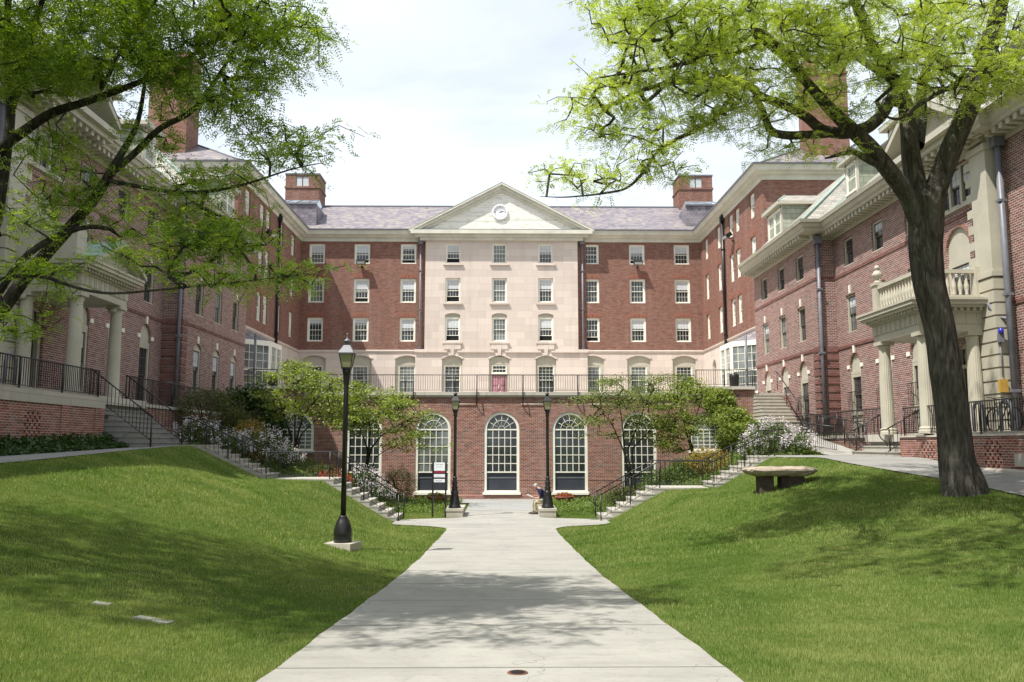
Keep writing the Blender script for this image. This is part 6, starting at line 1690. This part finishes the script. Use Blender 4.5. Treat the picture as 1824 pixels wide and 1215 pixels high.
addlimb(PL([(0, 520, 9.2), (30, 470, 9.1), (75, 432, 9.0), (120, 412, 9.2), (160, 400, 9.3), (195, 408, 9.2)]), [0.037, 0.037, 0.0333, 0.0296, 0.0259, 0.0222], 8, 39)
addlimb(PL([(196, 310, 9.6), (240, 275, 9.4), (285, 225, 9.3), (340, 205, 9.2), (380, 150, 9.1), (430, 70, 9.0), (462, 10, 9)]), [0.0407, 0.037, 0.0333, 0.0296, 0.0222, 0.0148, 0.00888], 9, 33)
addlimb(PL([(193, 322, 9.6), (260, 335, 9.3), (330, 345, 9.1), (400, 338, 9.0), (450, 325, 8.9), (520, 300, 8.9), (575, 290, 8.8)]), [0.0259, 0.02368, 0.02072, 0.01628, 0.01332, 0.00888, 0.00444], 8, 34)
addlimb([j1]+PL([(-60, 520, 9.0), (0, 495, 8.8), (70, 488, 8.8), (130, 512, 8.7), (190, 525, 8.7), (300, 515, 8.7), (400, 505, 8.7), (470, 497, 8.6), (535, 490, 8.6)]), [0.0444, 0.0259, 0.02072, 0.01924, 0.01628, 0.0148, 0.0111, 0.00888, 0.00592, 0.00296], 8, 35)
addlimb([j2]+PL([(0, 265, 9.8), (40, 235, 9.8), (90, 200, 9.7), (160, 180, 9.5), (240, 150, 9.3), (310, 120, 9.2), (400, 60, 9.0), (450, 20, 9)]), [0.0888, 0.0629, 0.0592, 0.0518, 0.0407, 0.0333, 0.0259, 0.0148, 0.00888], 10, 36)
addlimb([j2]+PL([(-10, 420, 9.9), (8, 300, 9.9), (20, 200, 9.9), (12, 100, 9.9), (14, 0, 9.9), (30, -120, 9.9), (60, -250, 9.8)]), [.075, .065, .06, .055, .048, .04, .03, .02], 12, 37)
addlimb(PL([(20, 200, 9.9), (45, 120, 9.7), (60, 40, 9.6), (100, -60, 9.4), (180, -160, 9.2), (300, -260, 9)]), [0.0444, 0.037, 0.0333, 0.0296, 0.0259, 0.0148], 8, 38)
addlimb(PL([(180, 160, 9.4), (215, 90, 9.2), (260, 20, 9.0), (330, -60, 8.9), (430, -140, 8.8)]), [0.0222, 0.0222, 0.0185, 0.0148, 0.00888], 7, 40)
addlimb(PL([(-10, 420, 9.9), (-60, 250, 9), (-40, 0, 8.2), (60, -250, 7.6), (200, -420, 7.2)]), [0.074, 0.0666, 0.0518, 0.037, 0.0222], 8, 41)
addlimb(PL([(14, 0, 9.9), (80, -160, 10.6), (220, -320, 11), (420, -420, 11)]), [0.0444, 0.037, 0.0296, 0.0148], 8, 42)
addlimb(PL([(400, -130, 9), (520, -200, 8.8), (640, -260, 8.6)]), [0.0148, 0.01184, 0.0074], 6, 43)
T = []
for a in [(110, 70, 130, 80, 247, 8.6, 10.4), (280, 60, 120, 65, 195, 8.6, 10.2), (420, 40, 90, 50, 127, 8.5, 9.8), (500, 60, 62, 42, 63, 8.5, 9.5), (480, 130, 60, 26, 45, 8.5, 9.4), (420, 170, 60, 36, 56, 8.6, 9.5),
          (330, 150, 70, 50, 82, 8.8, 9.8), (180, 130, 90, 40, 82, 8.9, 10), (60, 160, 60, 30, 30, 9.2, 10), (545, 255, 42, 30, 33, 8.6, 9.1), (500, 285, 40, 20, 14, 8.7, 9.1), (420, 215, 60, 22, 15, 8.8, 9.3),
          (110, 265, 55, 22, 30, 9, 9.8), (90, 300, 40, 20, 12, 9, 9.6), (130, 330, 50, 30, 28, 9.1, 9.7), (330, 345, 60, 25, 24, 8.8, 9.4), (420, 330, 55, 18, 15, 8.7, 9.2), (330, 305, 60, 22, 18, 8.9, 9.5),
          (90, 365, 50, 24, 24, 9, 9.6), (120, 400, 55, 22, 18, 9, 9.5), (55, 420, 26, 16, 8, 8.9, 9.3), (380, 385, 70, 28, 37, 8.6, 9.2), (360, 440, 85, 30, 64, 8.5, 9.2), (440, 480, 80, 26, 53, 8.5, 8.9), (300, 455, 45, 36, 24, 8.6, 9),
          (200, 470, 60, 26, 18, 8.7, 9.1), (110, 490, 55, 26, 25, 8.7, 9.2), (100, 530, 45, 20, 12, 8.7, 9.1), (25, 560, 34, 32, 24, 8.8, 9.3), (510, 490, 26, 10, 7, 8.5, 8.8), (250, 400, 60, 30, 17, 8.9, 9.4), (20, 80, 40, 70, 37, 9.2, 10.2),
          (300, 230, 70, 24, 15, 9, 9.6), (20, 480, 20, 14, 3, 9, 9.3)]:
    T += blob(*a, rg_)
T += blob(200, -160, 300, 130, 560, 7.6, 11, rg_)+blob(560, -180, 140, 100, 150, 8, 9.5, rg_)+blob(100, -420, 330, 150, 380, 7, 10.5, rg_)+ell(-6.9, 8.9, 8.9, 3.9, 3.9, .9, 2600, rg_, -.5)+ell(-3.6, 6.6, 7.4, 1.8, 1.8, .5, 170, rg_, -.6)+ell(-9.5, 9, 8.5, 3, 3.4, 1.3, 200, rg_, -.5)
B_, ends = twigs(mb, nodes, T, rg_, .3, .0036, .16, rmax=.035)
mb.build('trunk', M['darkbark'], tl)
locustleaves('crown', ends*7+B_, 1, .15, 6, .043, .016, M['locust2'], tl, rg_, .17)

# ---- small trees before the terrace wall
CL[:] = [8, .3]
def smalltree(name, lab, x, y, stems, blobs, mat, seed, per, ls, lw, top=None):
    rg_ = np.random.default_rng(seed); z = float(H(x, y)); t = thing(name, lab, 'tree', (x, y, z)); global mb, nodes
    mb = MB(); nodes = []
    for i, st in enumerate(stems):
        pts = [Vector((x+.06*i, y, z-.1))]+PL(st[:-1]); n_ = len(pts)
        addlimb(pts, list(np.linspace(st[-1], st[-1]*.25, n_)), 8, seed+i, .04)
    T = []
    for a in blobs: T += blob(*a, rg_)
    B_, ends = twigs(mb, nodes, T, rg_, .3, .0055, .15, rmax=.03)
    mb.build('trunk', M['twig'], t)
    P = []
    for a, b in ends:
        P.append(np.array(b)+rg_.normal(0, 1, (per, 3))*(.2, .2, .07))
    V, F_ = leafquads(np.concatenate(P), ls, lw, 2.0); npmesh('crown', V, F_, mat, t)
smalltree('spreading_tree', 'small spreading green tree left of the near lamp post by the terrace wall', -9.0, 36.5,
    [[(520, 780, 36.5), (505, 740, 36.4), (495, 700, 36), .06], [(530, 775, 36.5), (540, 740, 36.2), (560, 715, 35.5), (590, 690, 35), .06], [(535, 775, 36.5), (560, 750, 37), (585, 730, 37.2), .05], [(525, 770, 36.5), (525, 720, 36.6), (530, 680, 36.6), .05]],
    [(540, 680, 66, 26, 150, 34.5, 38), (490, 708, 46, 20, 90, 35, 38), (590, 698, 56, 22, 120, 34.5, 38), (555, 745, 60, 8, 40, 35, 37), (600, 730, 32, 22, 70, 34.5, 37), (540, 722, 58, 16, 90, 35, 38), (530, 660, 30, 10, 30, 35.5, 37)], M['smallleaf'], 51, 15, .12, .08)
smalltree('spreading_tree', 'small green tree just right of the near lamp post before an arched window', -6.1, 37.2,
    [[(657, 800, 37.2), (660, 760, 37), (650, 720, 36.8), .06], [(660, 800, 37.2), (680, 775, 36.8), (705, 760, 36.4), (735, 745, 36), .05], [(655, 800, 37.2), (640, 760, 37), (620, 730, 36.6), .05], [(668, 815, 37.0), (690, 800, 36.3), (715, 790, 35.8), .03]],
    [(660, 715, 58, 26, 180, 35.5, 38.5), (710, 735, 42, 22, 110, 35, 38), (640, 755, 50, 20, 90, 35.5, 38), (725, 765, 34, 16, 60, 35, 37.5), (700, 790, 34, 13, 46, 35.2, 36.8), (740, 800, 20, 10, 16, 35.5, 36.5), (690, 700, 30, 12, 36, 36, 38), (735, 745, 22, 12, 20, 35, 37)], M['smallleaf'], 61, 15, .12, .08)
smalltree('airy_tree', 'thin airy grey green tree before the arched windows on the right', 5.7, 37.2,
    [[(1112, 800, 37.2), (1108, 750, 37.2), (1100, 700, 37.2), .05], [(1118, 800, 37.2), (1135, 760, 37), (1150, 720, 36.8), (1165, 690, 36.6), .05], [(1110, 800, 37.2), (1090, 755, 37), (1060, 720, 36.5), .04], [(1125, 800, 37.2), (1150, 775, 37.4), (1180, 740, 37.6), .045]],
    [(1110, 700, 70, 26, 190, 35, 39), (1060, 735, 45, 22, 90, 35.5, 38), (1150, 720, 60, 32, 170, 35.5, 39), (1090, 760, 60, 20, 60, 35.5, 38), (1150, 765, 60, 25, 80, 36, 38.5), (1160, 680, 45, 14, 70, 36, 38.5), (1030, 715, 26, 12, 22, 35.5, 37), (1075, 680, 40, 10, 30, 36, 38)], M['paleleaf'], 71, 15, .09, .05)
smalltree('leafy_tree', 'denser green tree covering the last arched window on the right', 8.7, 37.6,
    [[(1225, 780, 37.6), (1215, 740, 37.4), (1205, 700, 37.2), .05], [(1228, 780, 37.6), (1240, 740, 37.6), (1250, 710, 37.8), .05]],
    [(1215, 715, 45, 30, 170, 36, 39), (1235, 690, 42, 14, 70, 36.5, 39), (1215, 760, 50, 26, 130, 36, 38.5), (1190, 790, 34, 16, 60, 36, 38), (1250, 735, 30, 24, 60, 36.5, 39)], M['smallleaf'], 81, 20, .1, .065)
# ---- shrubs
def shrub(name, lab, cat, parts, seed, leaves=.085, lw=.05, flowers=None, group=None):
    rg_ = np.random.default_rng(seed); x, y = parts[0][0], parts[0][1]; z = float(H(x, y))
    t = thing(name, lab, cat, (x, y, z), group); P = []; Fl = []; mb_ = MB()
    for (cx, cy, cz, rx, ry, rz, n) in parts:
        q = rg_.normal(size=(n, 3)); q /= np.linalg.norm(q, axis=1)[:, None]; q *= (rg_.uniform(.35, 1, n)**.5)[:, None]
        if name == 'lilac_bush': cz -= .08; q = q*.88
        q *= (1+.22*np.sin(q[:, :1]*6+seed)*np.cos(q[:, 1:2]*5+q[:, 2:]*4))
        P.append(q*(rx, ry, rz)+(cx, cy, cz))
        if flowers:
            m = int(n*flowers[1]); k = max(6, m//16); s = rg_.normal(size=(k, 3)); s[:, 1] = -abs(s[:, 1])*.9; s[:, 2] = abs(s[:, 2])-.35; s /= np.linalg.norm(s, axis=1)[:, None]
            c = s*(rx, ry, rz)*1.05+(cx, cy, cz); Fl.append((c[:, None]+rg_.normal(size=(k, 15, 3))*(.05, .05, .08)).reshape(-1, 3))
        for k in range(7):
            a = rg_.uniform(0, 6.28); e = (cx+rx*.6*math.cos(a), cy+ry*.6*math.sin(a), cz+rz*.6); mb_.tube([(cx, cy, float(H(cx, cy))-.05), ((cx+e[0])/2, (cy+e[1])/2, (cz+e[2])/2), e], [.02, .015, .006], 4)
    mb_.build('stems', M['twig'], t)
    mat = flowers[2] if flowers and len(flowers) > 2 else M['bush']
    if not flowers: mat = M[lab_mat[seed]] if seed in lab_mat else M['bush']
    V, F_ = leafquads(np.concatenate(P), leaves, lw, .8); npmesh('foliage', V, F_, mat, t)
    if flowers:
        V, F_ = leafquads(np.concatenate(Fl), .055, .04, .3); npmesh('blossom', V, F_, M[flowers[0]], t)
lab_mat = {101: 'olive', 102: 'goldleaf', 103: 'ivy', 104: 'bush', 105: 'cover', 106: 'olive', 107: 'goldleaf', 108: 'smallleaf'}
def hz(x, y, d=0): return float(H(x, y))+d
shrub('lilac_bush', 'pale lilac bush in bloom left of the top of the left garden stairs', 'shrub', [(-11.6, 32.6, hz(-11.6, 32.6, .55), 1.0, .7, .65, 2600), (-10.3, 32.6, hz(-10.3, 32.6, .45), .8, .6, .55, 1600)], 91, flowers=('lilac', .35))
shrub('lilac_bush', 'pale lilac bush in bloom beside the upper left stair railing', 'shrub', [(-9.3, 33.2, hz(-9.3, 33.2, .9), .9, .7, .7, 2200), (-8.5, 33.6, hz(-8.5, 33.6, .75), .7, .6, .55, 1300)], 92, flowers=('lilac', .6))
shrub('lilac_bush', 'whitish lilac bush under the arched window by the lower left stair railing', 'shrub', [(-5.7, 34.6, hz(-5.7, 34.6, .75), .95, .6, .55, 2200), (-4.9, 34.4, hz(-4.9, 34.4, .6), .6, .5, .4, 1000)], 93, flowers=('lilac', .5))
shrub('lilac_bush', 'pale lilac bush in bloom at the top of the right garden stairs', 'shrub', [(10.3, 32.3, hz(10.3, 32.3, .8), .95, .65, .75, 2600), (11.2, 32.0, hz(11.2, 32.0, .5), .7, .6, .6, 1500), (9.6, 32.6, hz(9.6, 32.6, .6), .6, .5, .6, 900)], 94, flowers=('lilac', .45))
shrub('azalea', 'bright red azalea low behind the left stair railing', 'shrub', [(-6.5, 33.4, hz(-6.5, 33.4, .45), .65, .45, .35, 1200)], 95, flowers=('azalea', .9))
shrub('olive_shrub', 'big olive green shrub in front of the left platform fence', 'shrub', [(-12.2, 35.2, hz(-12.2, 35.2, 1.1), 1.5, 1.0, 1.0, 6500), (-11.0, 35.5, hz(-11, 35.5, .9), 1.1, .9, .8, 3200)], 101)
shrub('orange_shrub', 'orange and gold leaved shrub behind the upper left stair railing', 'shrub', [(-10.1, 34.2, hz(-10.1, 34.2, .8), .7, .6, .8, 2400), (-9.6, 33.0, hz(-9.6, 33.0, .35), .6, .4, .35, 900)], 102)
shrub('climbing_ivy', 'dark green ivy mass over the left end of the terrace wall', 'ivy', [(-12.3, 40.9, 4.2, 1.6, .55, 1.35, 5200), (-11.2, 41.0, 3.2, .9, .4, 1.1, 2600), (-11.9, 40.6, 2.9, 1.3, .6, .8, 2600)], 103, .13, .1)
shrub('yew_bush', 'dark feathery yew left of the arched window behind the stair foot', 'shrub', [(-4.6, 38.2, hz(-4.6, 38.2, .75), .85, .7, .85, 5000)], 104, .1, .02)
shrub('trailing_vine', 'bright green vine tumbling down from the right end of the terrace', 'vine', [(10.6, 41.0, 4.75, .85, .4, .65, 2600), (11.1, 40.6, 3.9, .9, .5, .6, 2600), (11.9, 40.2, 3.4, 1.2, .6, .45, 2600), (10.9, 39.6, 2.9, .8, .6, .8, 2600)], 108, .13, .09)
bpy.data.objects['trailing_vine'].children[1].data.materials[0] = M['vine']
shrub('gold_shrub', 'yellowish variegated shrub under the denser tree by the right stairs', 'shrub', [(8.2, 33.6, hz(8.2, 33.6, .6), .9, .6, .55, 2400)], 107)
bpy.data.objects['gold_shrub'].children[1].data.materials[0] = M['cover']
shrub('low_bush', 'dark green bush behind the landing of the right garden stairs', 'shrub', [(6.6, 34.0, hz(6.6, 34.0, .45), 1.0, .6, .5, 2600), (7.6, 34.8, hz(7.6, 34.8, .5), .9, .6, .5, 2200)], 104)
shrub('low_bush', 'reddish olive bush beside the lower steps of the right garden stairs', 'shrub', [(4.9, 34.2, hz(4.9, 34.2, .35), .7, .5, .45, 1600)], 106)
shrub('low_bush', 'brown green bush below the arched window behind the left stair landing', 'shrub', [(-7.3, 35.2, hz(-7.3, 35.2, .4), .8, .5, .45, 1800)], 106)
